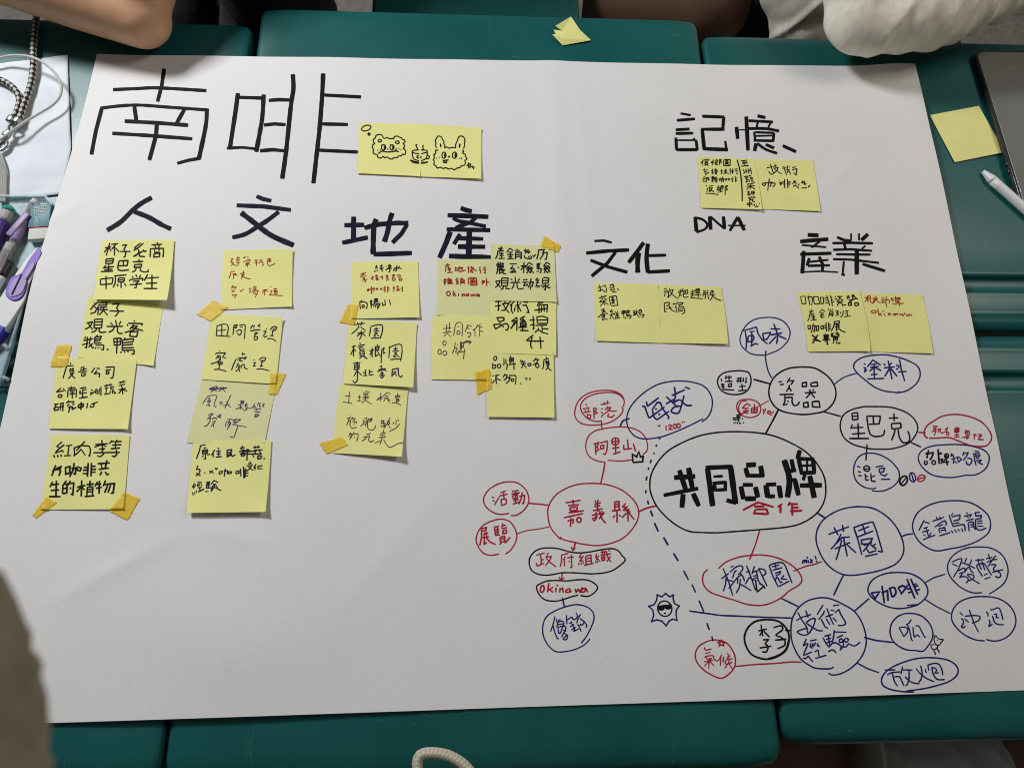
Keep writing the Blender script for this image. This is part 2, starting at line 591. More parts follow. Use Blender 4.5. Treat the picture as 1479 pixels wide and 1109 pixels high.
nx, ny = 218, 158
verts, faces = [], []
for j in range(ny + 1):
    v = j / ny
    for i in range(nx + 1):
        u = i / nx
        a = PC[0].lerp(PC[1], u)
        b = PC[3].lerp(PC[2], u)
        p = a.lerp(b, v)
        p.y -= 0.0025 * math.sin(PI * u) * (1 - v)
        verts.append((p.x, p.y, pz(p.x, p.y)))
for j in range(ny):
    for i in range(nx):
        a = j * (nx + 1) + i
        faces.append((a, a + nx + 1, a + nx + 2, a + 1))
poster = mesh_obj('poster', verts, faces, M['paper'], None, True)
ecount = {}
for p in poster.data.polygons:
    for e in p.edge_keys: ecount[e] = ecount.get(e, 0) + 1
for e in poster.data.edges:
    if ecount[tuple(sorted(e.vertices))] == 1: e.use_edge_sharp = True
sd = poster.modifiers.new('thickness', 'SOLIDIFY')
sd.thickness = 0.0003
sd.offset = -1
tag(poster, 'large white poster sheet covered in headings, sticky notes and a mind map', 'poster')
# ---------------------------------------------------------------- pen strokes
INK_LIFT = 0.00014


def parse(s):
    out = []
    for part in s.replace('\n', ' ').split(';'):
        tk = part.split()
        if not tk: continue
        w = None
        kind = ''
        nums = []
        for t in tk:
            if t[0] == 'w': w = float(t[1:])
            elif t in ('e', 'f', 's', 'd', 'l'): kind = t
            else: nums.append(float(t))
        out.append((kind, w, nums))
    return out


THICK = {'purple': 0.34, 'brown': 0.34, 'dknavy': 0.42, 'navy': 0.54, 'red': 0.50, 'red_note': 0.40, 'blackpen': 0.48, 'black': 0.6, 'navymark': 0.7}


class Ink:
    def __init__(self, surf):
        self.v, self.f, self.surf, self.n = [], [], surf, 0

    def pt(self, x, y, dz):
        z = self.surf(x, y) + INK_LIFT + dz
        self.v.append(at(x, y, z))
        return len(self.v) - 1

    def ribbon(self, P, w, taper=True, jit=0.10):
        Q = [P[0]]
        for p in P[1:]:
            if (p - Q[-1]).length > 0.05: Q.append(p)
        if len(Q) < 2: Q = [P[0] - Vector((w * .3, 0)), P[0] + Vector((w * .3, 0))]
        R = [Q[0]]
        for a, b in zip(Q, Q[1:]):
            m = max(1, int((b - a).length / 5.0))
            for k in range(1, m + 1): R.append(a.lerp(b, k / m))
        n = len(R)
        base = 4.0e-6 * (self.n % 40)
        self.n += 1
        sd = random.random() * 100
        prev = None
        for i, p in enumerate(R):
            t0 = (R[i] - R[i - 1]).normalized() if i else (R[1] - R[0]).normalized()
            t1 = (R[i + 1] - R[i]).normalized() if i < n - 1 else t0
            t = t0 + t1
            if t.length < 0.3: t = Vector((-t0.y, t0.x)) * 0.3 + t0
            t.normalize()
            c = max(0.62, abs(t.dot(t0)))
            nn = Vector((-t.y, t.x))
            h = w * 0.5 / c * (1 + jit * noise.noise(Vector((i * 0.35, sd, 0))) * 1.6)
            if taper and (i == 0 or i == n - 1): h *= 0.9
            d = base + 4e-7 * (i % 40)
            a = self.pt(p.x + nn.x * h, p.y + nn.y * h, d)
            b = self.pt(p.x - nn.x * h, p.y - nn.y * h, d)
            if prev: self.f.append((prev[0], prev[1], b, a))
            prev = (a, b)

    def blob(self, cx, cy, rx, ry, rot=0):
        self.n += 1
        base = 4.0e-6 * (self.n % 40)
        c = self.pt(cx, cy, base)
        ids = []
        for k in range(14):
            a = 2 * PI * k / 14
            x, y = rx * math.cos(a), ry * math.sin(a)
            ids.append(self.pt(cx + x * math.cos(rot) - y * math.sin(rot), cy + x * math.sin(rot) + y * math.cos(rot), base))
        for k in range(14): self.f.append((c, ids[(k + 1) % 14], ids[k]))


def write(name, surf, parent, reg, w, ink, s, smooth=False, label=None):
    """reg = (x0, y0, k): stroke coordinates are measured k times enlarged from photo point x0, y0"""
    x0, y0, k = reg
    I = Ink(surf)
    for kind, ww, nums in parse(s):
        W = (ww or w) / k
        W = W * 1.05 + THICK.get(ink, 0.5)
        if kind in ('e', 'f'):
            cx, cy, rx, ry = nums[:4]
            rot = math.radians(nums[4]) if len(nums) > 4 else 0
            cx, cy, rx, ry = x0 + cx / k, y0 + cy / k, rx / k, ry / k
            if kind == 'f':
                I.blob(cx, cy, rx, ry, rot)
                continue
            P = []
            st = random.random() * 6.28
            for q in range(21):
                a = st + 2 * PI * q / 20 * 1.0
                gr = 1 + 0.03 * math.sin(a * 2 + st)
                x, y = rx * gr * math.cos(a), ry * gr * math.sin(a)
                P.append(Vector((cx + x * math.cos(rot) - y * math.sin(rot), cy + x * math.sin(rot) + y * math.cos(rot))))
            I.ribbon(P, W)
            continue
        if kind == 'd':
            I.blob(x0 + nums[0] / k, y0 + nums[1] / k, W * 0.62, W * 0.6)
            continue
        P = [Vector((x0 + nums[i] / k, y0 + nums[i + 1] / k)) for i in range(0, len(nums) - 1, 2)]
        if len(P) > 2 and kind != 'l' and (smooth or kind == 's' or W < 2.6):
            if smooth or kind == 's':
                P = catmull(P, 3.0)
            else:  # light rounding of pen corners
                Q = [P[0]]
                for i in range(1, len(P) - 1):
                    Q.append(P[i].lerp(P[i - 1], 0.22))
                    Q.append(P[i].lerp(P[i - 1], 0.05) * 0.5 + P[i].lerp(P[i + 1], 0.05) * 0.5)
                    Q.append(P[i].lerp(P[i + 1], 0.22))
                Q.append(P[-1])
                P = Q
        I.ribbon(P, W)
    me = bpy.data.meshes.new(name)
    me.from_pydata([tuple(v) for v in I.v], [], I.f)
    me.materials.append(M[ink])
    me.update()
    o = bpy.data.objects.new(name, me)
    link(o, parent)
    if parent is not None and parent.location.length > 0:
        o.matrix_parent_inverse = Matrix.Translation(parent.matrix_world.translation).inverted()
    if label: o['label'] = label
    return o


def R(x0, y0, x1, wout):
    return (x0, y0, wout / float(x1 - x0))


def PW(name, reg, w, ink, s, smooth=False, parent=None, label=None):
    return write(name, poster_h, parent or poster, reg, w, ink, s, smooth, label)
# ================================================================ writing on the poster
r = R(110, 80, 330, 1479)
PW('title_character', r, 28, 'black', '''w34 855 130 830 300 790 452; s 357 335 580 325 800 318 1265 345; w34 250 512 190 740 148 965;
w26 s 235 515 430 492 620 485 900 505 1290 533; w36 s 1268 530 1264 640 1240 780 1190 1010; w26 1205 1000 1090 1020 980 1050; w34 565 500 585 640;
w34 1055 520 975 660; w32 470 640 800 658 1088 680; w30 350 758 740 782 1128 812; w36 785 650 775 780 710 1020''')
r = R(320, 90, 540, 1319)
PW('title_character', r, 26, 'black', '''w34 142 268 122 420 72 745; 150 305 365 312; w34 s 365 280 355 450 340 560 300 778; w22 45 745 180 738 310 752;
408 332 500 325 625 330; w34 s 617 105 622 230 600 380 560 760 525 1010; 365 545 460 535 555 542; 333 768 440 758 550 768;
w34 s 880 97 870 300 850 560 830 740 795 1050; 885 285 1208 302; 865 535 1095 540; 840 762 1180 778''')
r = R(120, 270, 320, 1479)
PW('heading_character', r, 44, 'navymark', 's 735 115 640 165 540 240 400 375 255 465; s 545 265 700 325 840 405 940 450')
r = R(300, 270, 500, 1479)
PW('heading_character', r, 44, 'navymark', 'w36 520 100 590 130 680 150; w40 308 198 600 210 890 248; s w40 760 265 650 350 540 420 400 505 262 540; s w50 355 275 480 370 580 450 700 530 920 625')
r = R(480, 290, 680, 1479)
PW('heading_character', r, 44, 'navymark', '''w50 228 170 226 420; 128 262 340 258; w42 105 450 380 392; s 342 292 480 255 600 245 700 238 812 240; 800 250 740 350 640 450;
w50 s 470 195 445 270 438 400 436 575; 440 572 600 568 850 558; w48 s 640 130 610 220 590 330 555 440''')
r = R(620, 290, 820, 1479)
PW('heading_character', r, 42, 'navymark', '''w46 335 78 390 100 455 115; 195 155 632 172; w34 s 250 185 320 218 440 240 605 275; w36 500 180 440 230 280 290; w40 185 305 652 315;
w50 225 330 180 450 108 612; w40 330 355 290 420 262 465; w36 300 400 577 408; 305 490 598 492; w54 428 330 420 600; w46 210 590 400 598 668 606''')
r = R(960, 150, 1200, 1365)
PW('heading_character', r, 22, 'black', '''w16 130 80 215 95; w20 100 137 250 125; w20 90 215 205 208; w20 90 245 235 242; w22 92 278 98 380; w22 95 378 270 378;
w20 268 382 258 300; w10 105 300 262 300; w14 240 280 243 300; w22 308 103 490 110; w24 486 108 477 212; w22 492 210 300 210; w26 308 208 325 375; w24 315 370 520 378; w18 508 380 497 305''')
PW('heading_character', r, 20, 'black', '''w26 590 190 600 290; w8 610 215 690 215; w28 670 105 685 385; w26 762 100 828 115; 690 140 890 150; w16 765 150 755 200; w14 875 150 850 195;
s w20 680 205 830 205 940 225; w16 735 230 745 310; w16 745 235 900 240; w12 745 265 890 262; w18 730 302 900 305; w20 898 240 890 310; w28 752 325 738 390;
s w18 760 325 830 375 925 408; w22 830 335 900 365; w24 970 345 1080 395''')
PW('heading_letters', r, 22, 'black', '''w28 250 930 262 1050; s w16 245 935 310 950 350 990 330 1030 260 1055; w28 370 925 378 1035; w16 375 925 430 975 490 1025;
w24 482 925 492 1030; w20 600 930 535 1045; w26 600 930 655 1040; w9 520 1000 665 1000''')
r = R(830, 330, 1070, 1479)
PW('heading_character', r, 28, 'black', 'w18 175 112 260 108 330 126; w28 102 220 300 200 485 192; w26 365 210 290 310 150 425; w26 140 282 290 340 470 390')
PW('heading_character', r, 28, 'black', 'w32 615 125 550 215 480 305; w38 s 570 215 560 300 562 395; w34 s 652 135 640 260 652 395; w24 660 242 815 238; w28 650 388 848 378')
r = R(1140, 320, 1360, 1479)
PW('heading_character', r, 24, 'black', '''w36 178 130 285 135; w32 105 195 200 185 380 172; w14 120 228 250 240 358 250; w16 300 190 215 255; w28 106 318 410 308; w34 140 285 134 400 125 505;
w24 195 355 172 430; w16 175 395 300 380 380 372; w20 180 430 395 425; w26 290 340 325 420 320 490; w11 140 490 300 482 475 492''')
PW('heading_character', r, 20, 'black', '''w22 463 152 530 180 605 188; w14 600 115 600 185; w14 677 115 677 185; w34 765 122 700 182; w20 418 210 600 207 812 212; w24 535 215 545 265;
w16 740 235 705 265; w18 425 275 600 270 805 285; w18 455 318 790 322; w18 425 365 600 370 872 402; w38 655 280 655 515; w16 530 385 518 515; w20 505 515 540 518; w24 710 412 800 440 930 480''')
# ---- mind map
CL = 'connecting_line'
r = R(1010, 450, 1210, 1479)
b = PW('bubble_outline', r, 9, 'navy', '740 60 620 75 530 120 465 200 435 290 450 360 500 415 570 455 690 465 760 445 860 400 940 320 970 240 955 170 900 105 820 70 740 60', True)
PW('lettering', r, 12, 'navy', '''490 210 505 300 500 400; 470 205 540 185 610 165 625 230 670 300 730 345; 535 215 590 210; 520 265 570 250 585 280 570 315 520 325; 520 265 520 325;
560 220 560 370; 545 372 600 340 630 352; 675 235 690 295 720 300 765 225; 675 235 765 222; 760 185 865 185; 760 250 885 228; s 795 130 835 250 825 345; 825 260 745 345; 835 250 930 295''', parent=b)
PW(CL, r, 10, 'navy', '712 415 708 500 735 630 775 710', True)
b = PW('bubble_outline', r, 12, 'blackpen', '415 630 290 645 215 690 195 760 230 835 300 875 400 885 490 860 540 800 552 720 530 655 480 635 415 630', True)
PW('lettering', r, 11, 'blackpen', '''232 715 240 745; 230 775 260 775 240 800 265 800 250 825; 245 830 375 838; 290 680 275 720; 280 705 350 700; 318 680 318 740; 275 745 355 742;
315 770 310 800 340 800 345 768 315 770; 400 715 455 705; 395 740 460 735; 420 710 410 760; 440 710 440 760; 470 705 470 750; 500 700 500 755 485 755; 455 770 460 840; 425 800 495 795; 415 845 500 838''', parent=b)
PW(CL, r, 14, 'blackpen', '578 722 750 770')
b = PW('bubble_outline', r, 13, 'blackpen', '1090 590 960 605 860 650 790 715 750 800 745 890 775 970 840 1040 950 1080 1110 1098 1240 1085 1340 1060 1420 990 1458 900 1450 810 1400 720 1320 650 1220 600 1090 590', True)
PW('lettering', r, 13, 'blackpen', '''845 752 885 745; 860 780 905 775; 970 705 935 760; 960 740 1010 735 980 780; 965 780 955 815 930 855; 960 810 985 850; 855 885 1010 882; 915 890 915 960 895 1000;
895 1000 945 985; s 925 920 990 915 990 960 1010 1000 1050 995 1070 960; 940 950 955 965; 1100 760 1100 800 1145 798 1145 755 1100 760; 1190 765 1195 798 1265 795 1258 750 1190 765;
1125 868 1245 860; 1180 828 1185 870 1140 925; 1190 868 1235 920; 1210 830 1225 842; 1110 975 1118 1020 1165 1018 1160 965 1110 975; 1205 962 1210 1015 1290 1020 1278 955 1205 962''', parent=b)
r = R(1040, 500, 1240, 1479)
b = PW('bubble_outline', r, 9, 'red', '290 565 220 575 180 620 185 680 220 730 300 760 370 752 420 720 435 665 415 610 360 575 290 565; s 290 580 230 590 200 640 205 700 240 730', True)
PW('lettering', r, 11, 'red', '''285 610 235 665; 285 610 325 635; 250 665 305 660; 245 690 310 688; 278 660 275 710; w16 235 715 270 705; 270 710 305 710; 335 660 335 710 395 705 395 655 335 660;
335 683 395 680; 368 615 362 705; 455 670 470 690; 490 665 460 725; e 525 705 16 15; 572 690 560 715; d 545 732''', parent=b)
PW(CL, r, 8, 'red', '395 650 440 625 520 580')
PW('lettering', r, 9, 'blackpen', '''e 155 775 15 12; 178 732 182 770 213 765 213 727 178 732; 195 730 195 800; 180 750 215 748; 175 785 215 782; 240 765 240 780;
d 150 820; 165 805 170 820; 185 805 188 830; 205 808 210 830; 218 815 222 828; d 250 815''')
PW(CL, r, 15, 'blackpen', '625 672 560 800 485 935')
PW(CL, r, 9, 'navy', '1215 410 1300 345 1380 310 1475 285', True)
PW(CL, r, 11, 'blackpen', '1105 698 1290 748')
r = R(1200, 490, 1440, 1479)
b = PW('bubble_outline', r, 9, 'navy', '610 462 590 475 560 470 480 460 390 425 310 365 245 310 205 255 220 200 300 155 430 138 520 142 620 165 720 205 780 250 795 320 760 395 680 455 600 475', True)
PW('lettering', r, 10, 'navy', '''295 215 310 225; 290 250 310 255 300 290 320 270; 375 180 350 215 325 245; 375 185 445 230; 355 225 410 218; 350 250 430 240; 385 215 385 300; 375 255 345 285; 395 250 450 280;
355 315 415 310; 385 300 388 350; 325 352 475 348; 470 215 485 235; 540 205 525 235; 470 255 570 245; 510 190 545 355; 525 255 480 330; 535 260 590 330; 580 225 598 240; 605 228 605 258; 580 258 598 268; 600 290 675 285; 610 175 630 280 658 372''', parent=b)
r = R(1190, 580, 1450, 1479)
b = PW('bubble_outline', r, 9, 'blackpen', '330 40 230 65 160 110 135 180 140 240 170 300 240 350 340 378 400 388 540 388 640 365 710 330 760 260 770 200 740 140 680 90 590 55 510 42 420 40 330 40', True)
PW('lettering', r, 10, 'blackpen', '''230 95 235 150 280 145 278 90 230 95; 235 120 278 118; 235 185 220 220; 225 215 325 210; 280 175 285 300; 230 265 340 258; 208 302 372 302;
352 118 465 118 455 182 370 185; 405 120 408 182; s 352 118 370 240 400 280 450 285 490 270 498 230; 575 95 578 160; 533 135 612 132; 553 180 560 225 635 215 630 175 553 180; 585 230 575 270 555 318;
s 610 228 620 290 650 335 695 330 705 290 690 240''', parent=b)
PW(CL, r, 9, 'red', '775 250 835 258')
PW(CL, r, 9, 'blackpen', '715 335 798 372')
PW(CL, r, 10, 'blackpen', '355 350 345 482')
b = PW('bubble_outline', r, 9, 'red', '865 300 940 298 1030 295 1100 320 1200 358 1290 368 1345 355 1378 300 1360 240 1300 170 1220 130 1130 108 1050 105 970 120 900 160 850 195 825 240 828 280 855 300', True)
PW('lettering', R(1338, 610, 1428, 1270), 16, 'red', '''125 75 235 75; 155 80 150 170; 200 75 190 170; w13 155 110 200 105; w13 150 140 195 135; 100 190 210 160; 195 170 160 270; s 225 130 295 130 260 180 230 195; s 235 145 290 190 320 220 370 190 410 185; 445 90 385 145 430 150; 430 115 400 200; e 435 225 25 28; 590 105 670 105; 560 130 685 125; 575 155 580 200 660 195 665 155 575 155; w13 580 175 660 172;
620 100 620 290; 570 255 670 250; 570 300 675 290; 780 160 880 170; w20 790 180 800 240; 800 200 880 200 875 260 800 265; 830 170 835 260; 720 305 800 300 880 300; 820 270 800 300 830 330 870 300; 950 240 975 260; 995 220 970 345; 960 265 1040 260; 1060 235 1120 245 1090 280; 1050 285 1140 280; 1090 270 1085 340; w22 1045 340 1170 350''', parent=b)
b = PW('bubble_outline', r, 8, 'navy', '1180 600 1120 612 1050 622 970 618 890 600 830 560 790 510 775 460 790 420 830 385 900 362 1000 353 1110 352 1220 365 1310 395 1355 440 1355 490 1335 540 1290 580 1240 600 1180 604', True)
PW('lettering', R(1335, 645, 1440, 1270), 25, 'blackpen', '''15 120 150 105 150 140 110 220 90 215; 75 55 45 200; w19 s 10 240 0 300 30 315 55 270 30 240; w19 e 165 275 33 33; 240 40 260 300; 290 95 265 130 310 115; w20 270 225 320 215 290 300; w17 e 390 160 35 40; w17 350 165 430 165; w17 380 115 385 200; w20 375 205 320 280; w20 330 270 435 265; 385 215 405 325''', parent=b)
PW('lettering', R(1335, 645, 1440, 1270), 17, 'navy', '''480 110 465 165 515 130; 470 220 550 195; 500 150 520 200 505 300; 515 250 580 285; 565 175 600 265 650 220 610 185 560 180; 690 90 670 160; 690 120 770 100 740 160 680 240; s 730 245 745 300 790 315 830 260 820 210 750 200; 875 75 955 85; 845 125 975 110; 865 130 880 230 905 325; 885 160 985 150; 900 130 910 200; 950 130 955 190 910 200; 905 240 1000 230 950 280; s 930 260 980 290 1025 310''', parent=b)
b = PW('bubble_outline', r, 8, 'navy', '430 705 400 715 330 700 270 655 245 590 250 520 280 460 330 428 400 422 470 440 540 480 590 530 618 580 615 640 575 690 510 725 450 735 395 730', True)
PW('lettering', r, 9, 'blackpen', '''272 528 300 540; 280 572 305 578; 280 605 312 608; e 352 548 25 22; 330 552 375 548; 338 590 345 645 370 640; 342 615 365 612; 385 585 390 650 425 655; 390 620 420 605''', parent=b)
PW('lettering', r, 9, 'navy', '425 535 490 525; 455 550 500 545 490 575 455 580 455 550; 460 590 500 610; 520 590 495 615; 470 638 545 635', parent=b)
PW('bean_doodle', r, 12, 'blackpen', 'e 655 648 28 42 25; w9 632 678 680 620', label='black coffee bean doodle')
PW('bean_doodle', r, 8, 'navy', 'e 728 620 25 38 -10; 720 590 738 655', label='blue coffee bean doodle')
PW('bean_doodle', r, 8, 'red', 'e 800 628 33 25 -35; 775 635 830 620', label='red coffee bean doodle')
r = R(820, 540, 1050, 1479)
b = PW('bubble_outline', r, 8, 'red', '500 305 515 330 490 380 420 435 330 465 210 475 120 455 70 400 68 330 100 250 170 190 270 158 380 152 460 170 510 210 525 260 515 305; 522 240 490 200 430 175 340 172 240 190 160 230 120 290 130 350 180 410 260 440 315 435', True)
PW('lettering', r, 8, 'red', '''168 275 175 295; 140 325 200 310; 160 330 165 350; 195 320 185 345; 145 360 215 345; 180 375 185 410 212 408 215 380 180 375; 240 310 245 418; 235 315 270 320 250 350 275 360 250 375;
305 285 390 265; 340 260 345 290; 368 245 365 280; 310 320 325 328; 305 355 325 360; 310 400 335 365; 375 300 345 335; 365 315 400 310 375 345 340 370; 365 330 410 345 455 345; 380 365 370 395 410 402 435 375''', parent=b)
PW(CL, r, 9, 'red', '312 432 318 520')
b = PW('bubble_outline', r, 9, 'navy', '1258 415 1150 470 1040 520 940 560 860 585 740 602 650 590 590 545 555 480 548 410 570 330 630 245 720 165 820 105 920 75 1040 65 1150 75 1250 105 1310 160 1342 240 1335 330 1300 400 1245 445', True)
PW('lettering', r, 12, 'navy', '''690 300 715 300 735 360 755 410; 755 410 900 305; 730 255 740 300 845 220; 785 330 830 265 860 265 880 320 940 400 930 420; 785 330 800 400 830 425 940 345; d 820 325; d 850 375; 910 280 985 235;
915 210 980 270 1020 310; s 990 120 1000 200 985 260; 965 200 1090 145; 1090 120 1135 140; s 1080 200 1060 280 1030 360 980 360 960 340 1000 300 1050 300; s 985 265 1040 240 1100 290 1155 290''', parent=b)
PW('lettering', r, 9, 'red', '840 475 842 490; 855 470 855 490; 912 480 915 525; s 930 485 950 470 965 480 940 515 975 510; e 995 485 15 20; e 1030 480 15 20; 1065 440 1065 455; 1082 438 1080 452', parent=b)
PW(CL, r, 12, 'navy', '575 412 520 430 500 455 485 490', True)
b = PW('bubble_outline', r, 8, 'red', '350 820 270 805 200 765 170 700 170 640 195 575 250 530 320 510 420 495 530 492 620 510 690 550 730 610 742 680 730 720 695 750; 600 795 500 808 370 800', True)
PW('lettering', r, 10, 'red', '''240 650 290 635 270 680 290 700 260 720; 255 645 262 750; 300 640 370 622 365 700 350 745 325 740; 305 665 305 695 335 690 335 660 305 665; e 442 625 35 32; 405 630 480 622; 443 595 445 745; 410 690 480 680;
420 745 490 720; 555 605 562 695; 520 655 520 700 600 690; 610 645 630 720''', parent=b)
PW('crown_doodle', r, 14, 'blackpen', 'l 605 820 600 745 640 770 660 720 675 770 700 765 695 815 605 820')
PW('dashed_line', r, 13, 'navy', '860 588 850 608; 828 655 818 675; 803 730 797 745; 775 795 765 828; 752 865 748 890')
r = R(930, 610, 1210, 1479)
PW('dashed_line', r, 12, 'navy', '22 410 18 442; 14 515 14 540; 28 595 35 625; 50 670 68 715; 80 765 110 830; 150 875 185 935; 225 995 262 1055')
b = PW('bubble_outline', r, 9, 'blackpen', '445 838 350 830 260 790 170 720 100 640 60 560 45 490 55 400 100 310 180 220 300 150 430 100 570 75 730 70 880 80 1000 105 1120 155 1230 220 1310 300 1370 400 1388 500 1375 600 1320 690 1220 760 1100 795 900 815 700 830 560 840 445 838', True)
PW('title_lettering', r, 34, 'black', '''270 362 320 515; 340 345 370 500; 230 420 392 410; w26 150 555 415 502; w38 300 545 290 650; 375 540 420 638; w38 485 350 525 638; w30 470 345 675 337; w40 660 330 700 622;
w30 630 592 705 612; w18 530 412 602 408; w24 535 450 545 525; w22 535 462 632 455; w24 622 450 620 512; w22 545 515 635 510; 775 345 795 415; w34 780 325 855 320; w36 890 330 905 415; w26 785 405 915 405; w36 740 485 760 585;
w28 755 475 832 475; 850 490 870 572; 770 580 855 580; w36 930 475 945 570; w28 930 474 1010 470; 1030 480 1045 575; w28 940 562 1000 562; w38 s 1070 285 1110 430 1095 570; w28 1125 280 1145 375; w28 1095 372 1162 362;
w26 1100 442 1160 435; 1150 430 1180 555; 1190 210 1172 275; w28 1180 275 1205 395; w24 1165 275 1300 280; w28 1290 280 1300 385; w26 1195 385 1310 380; w14 1200 330 1290 325; w12 1245 280 1245 385; w26 1230 390 1215 440; 1190 480 1358 478; w36 1265 405 1300 575''', parent=b)
PW('lettering', r, 14, 'red', '''755 668 870 608; 870 608 990 645; 840 640 920 638; 850 665 838 700; 850 662 935 660 950 700; 840 692 945 698; 1055 620 1020 645; 1042 635 1042 690; 1115 605 1100 635; 1105 620 1175 622; 1130 622 1133 710; 1135 648 1180 648; 1115 675 1208 672''', parent=b)
PW(CL, (0, 0, 1), 2.0, 'red', '921.4 739 934 733.5 948 730')
PW(CL, r, 8, 'red', '885 815 855 920 805 1048')
PW(CL, r, 10, 'navy', '1315 685 1385 730')
r = R(1120, 710, 1380, 1479)
PW('lettering', r, 10, 'navy', '220 590 228 565 240 560 242 585; 242 570 255 560 258 585; 270 560 272 585; d 262 540; 285 550 305 585; 305 555 283 585; 325 525 335 555; d 338 570')
PW(CL, r, 9, 'red', '145 652 250 610 320 595 380 572')
b = PW('bubble_outline', r, 9, 'navy', '690 680 600 685 520 665 440 610 380 530 340 430 335 350 360 275 410 215 500 160 600 130 700 122 800 135 900 190 980 270 1035 370 1055 460 1040 530 990 590 920 625 820 655 690 680', True)
PW('lettering', r, 10, 'navy', '''435 350 605 285; 480 290 515 355; 550 270 560 330; s 540 345 500 420 455 470; 485 470 615 415; 500 425 545 375 612 370; s 545 395 520 490 497 560; 560 380 590 530; 590 435 662 500;
645 295 680 400 710 518; 640 295 720 265 800 245 830 320 880 495; 735 530 840 508; 840 485 880 495; 680 320 770 285; 715 270 740 345; 675 370 805 320; 705 390 710 430 770 425 800 380 705 395; 725 440 795 415;
770 430 720 490; 745 460 770 500 830 480; 780 430 830 470; 825 425 795 450''', parent=b)
PW(CL, r, 10, 'navy', '340 170 410 215')
PW(CL, r, 10, 'navy', '1040 365 1080 350 1130 345')
PW(CL, r, 10, 'navy', '560 682 520 760 478 850')
PW(CL, r, 11, 'navy', '650 978 770 875')
b = PW('bubble_outline', r, 9, 'navy', '1170 925 1080 932; s 1170 928 1090 950 1010 958 930 945 860 915 790 865 760 810 780 745 830 700 920 668 1030 662 1120 675 1200 720 1245 780 1250 840 1215 890 1165 930', True)
PW('lettering', r, 13, 'navy', '''785 830 820 875 855 820 785 830; 875 770 895 915; 870 830 920 810 925 895; s 940 790 960 860 990 830 975 785 930 795; 1008 785 1035 835 1075 785 1045 770 1008 785; 1080 715 1145 875; 1075 770 1105 765;
1080 800 1115 790; 1090 830 1130 815; 1110 712 1170 845; 1125 765 1160 755; 1135 780 1175 770; 1145 810 1188 800''', parent=b)
PW(CL, r, 8, 'navy', '1230 745 1300 705 1395 675')
PW(CL, r, 8, 'navy', '1225 880 1320 940 1440 1000')
r = R(670, 670, 930, 1479)
b = PW('bubble_outline', r, 8, 'red', '795 618 740 560 705 500 690 420 695 350 740 270 810 215 920 170 1060 158 1190 172 1300 215 1390 290 1430 360 1435 430 1400 510 1330 590 1240 640 1110 668 1000 660 900 640 820 620 790 598', True)
PW('lettering', r, 10, 'red', '''835 318 960 297; 895 292 900 340; 855 342 945 332; 870 360 875 385 930 378 930 350 870 360; 860 400 985 382; 822 440 980 405; 850 468 900 455 895 490; 880 440 875 515; e 945 458 18 20;
1075 298 1085 315; 1105 292 1095 312; 1070 330 1125 315; 1070 350 1120 340; 1095 315 1100 390; 1060 382 1140 365; 1050 420 1150 400; 1085 390 1085 455 1060 465; 1050 450 1100 430; s 1115 380 1130 440 1165 485; 1155 395 1110 450; 1130 385 1140 390;
1238 310 1240 380; 1238 310 1275 305 1275 370; 1240 330 1275 326; 1240 350 1275 347; 1215 385 1290 375; 1258 385 1258 480; 1240 420 1225 440; 1275 415 1290 430; 1330 320 1305 350 1330 355; 1345 345 1310 380 1360 370; 1310 370 1370 395; 1345 385 1350 470; 1335 400 1300 440; 1355 400 1400 455''', parent=b)
PW(CL, r, 9, 'red', '1160 -15 1145 70 1122 165')
b = PW('bubble_outline', r, 8, 'red', '385 420 430 420 490 380 530 320 530 260 500 200 440 155 370 145 290 160 210 205 165 270 165 320 200 370 260 405 310 412 370 405', True)
PW('lettering', r, 9, 'red', '''230 270 250 278; 235 300 255 305; 250 338 290 270; 345 220 300 235; 290 262 360 245; 325 235 330 280; 305 290 310 340 350 325 345 285 305 290; 395 225 450 215; 390 245 460 235; 400 258 405 285 440 278 440 250 400 258;
425 215 425 315; 405 300 450 290; 400 328 455 312; 455 265 500 255 490 325 475 320; 480 230 470 285 450 330''', parent=b)
PW(CL, r, 9, 'red', '532 322 620 328 700 338')
b = PW('bubble_outline', r, 8, 'red', '340 738 380 710 420 650 435 590 420 530 380 475 320 452 250 460 170 495 120 550 100 620 120 680 160 730 220 748 290 738', True)
PW('lettering', r, 10, 'red', '''145 530 185 520 180 545 145 550; 145 530 145 600 130 668; 160 575 200 565; 170 560 165 600; 185 555 185 595; 150 605 205 595; 170 605 165 660 190 640; 185 605 215 640 260 660; 250 515 290 510; 250 515 260 585 295 578;
255 540 290 535; 258 560 290 555; 275 515 278 580; 320 485 310 520; 315 505 345 500; 310 530 355 520; 320 545 320 570 350 565 350 540 320 545; 295 600 300 640; 295 600 335 590 335 630; 297 615 335 610; 300 640 335 630; 310 640 295 660; 330 630 340 645 380 600''', parent=b)
PW(CL, r, 6, 'red', '438 572 520 545 600 535 700 515', True)
PW('arrow', r, 10, 'red', '915 650 900 705; l 880 680 895 708 915 685')
r = R(740, 780, 940, 1305)
b = PW('bubble_outline', r, 10, 'blackpen', '665 310 570 305 470 305 400 318 320 328 240 318 185 285 160 230 165 165 210 105 280 75 380 72 460 85 540 108 620 118 720 110 840 88 940 78 1000 100 1030 140 1065 185 1010 240 940 285 850 308 740 315 665 310', True)
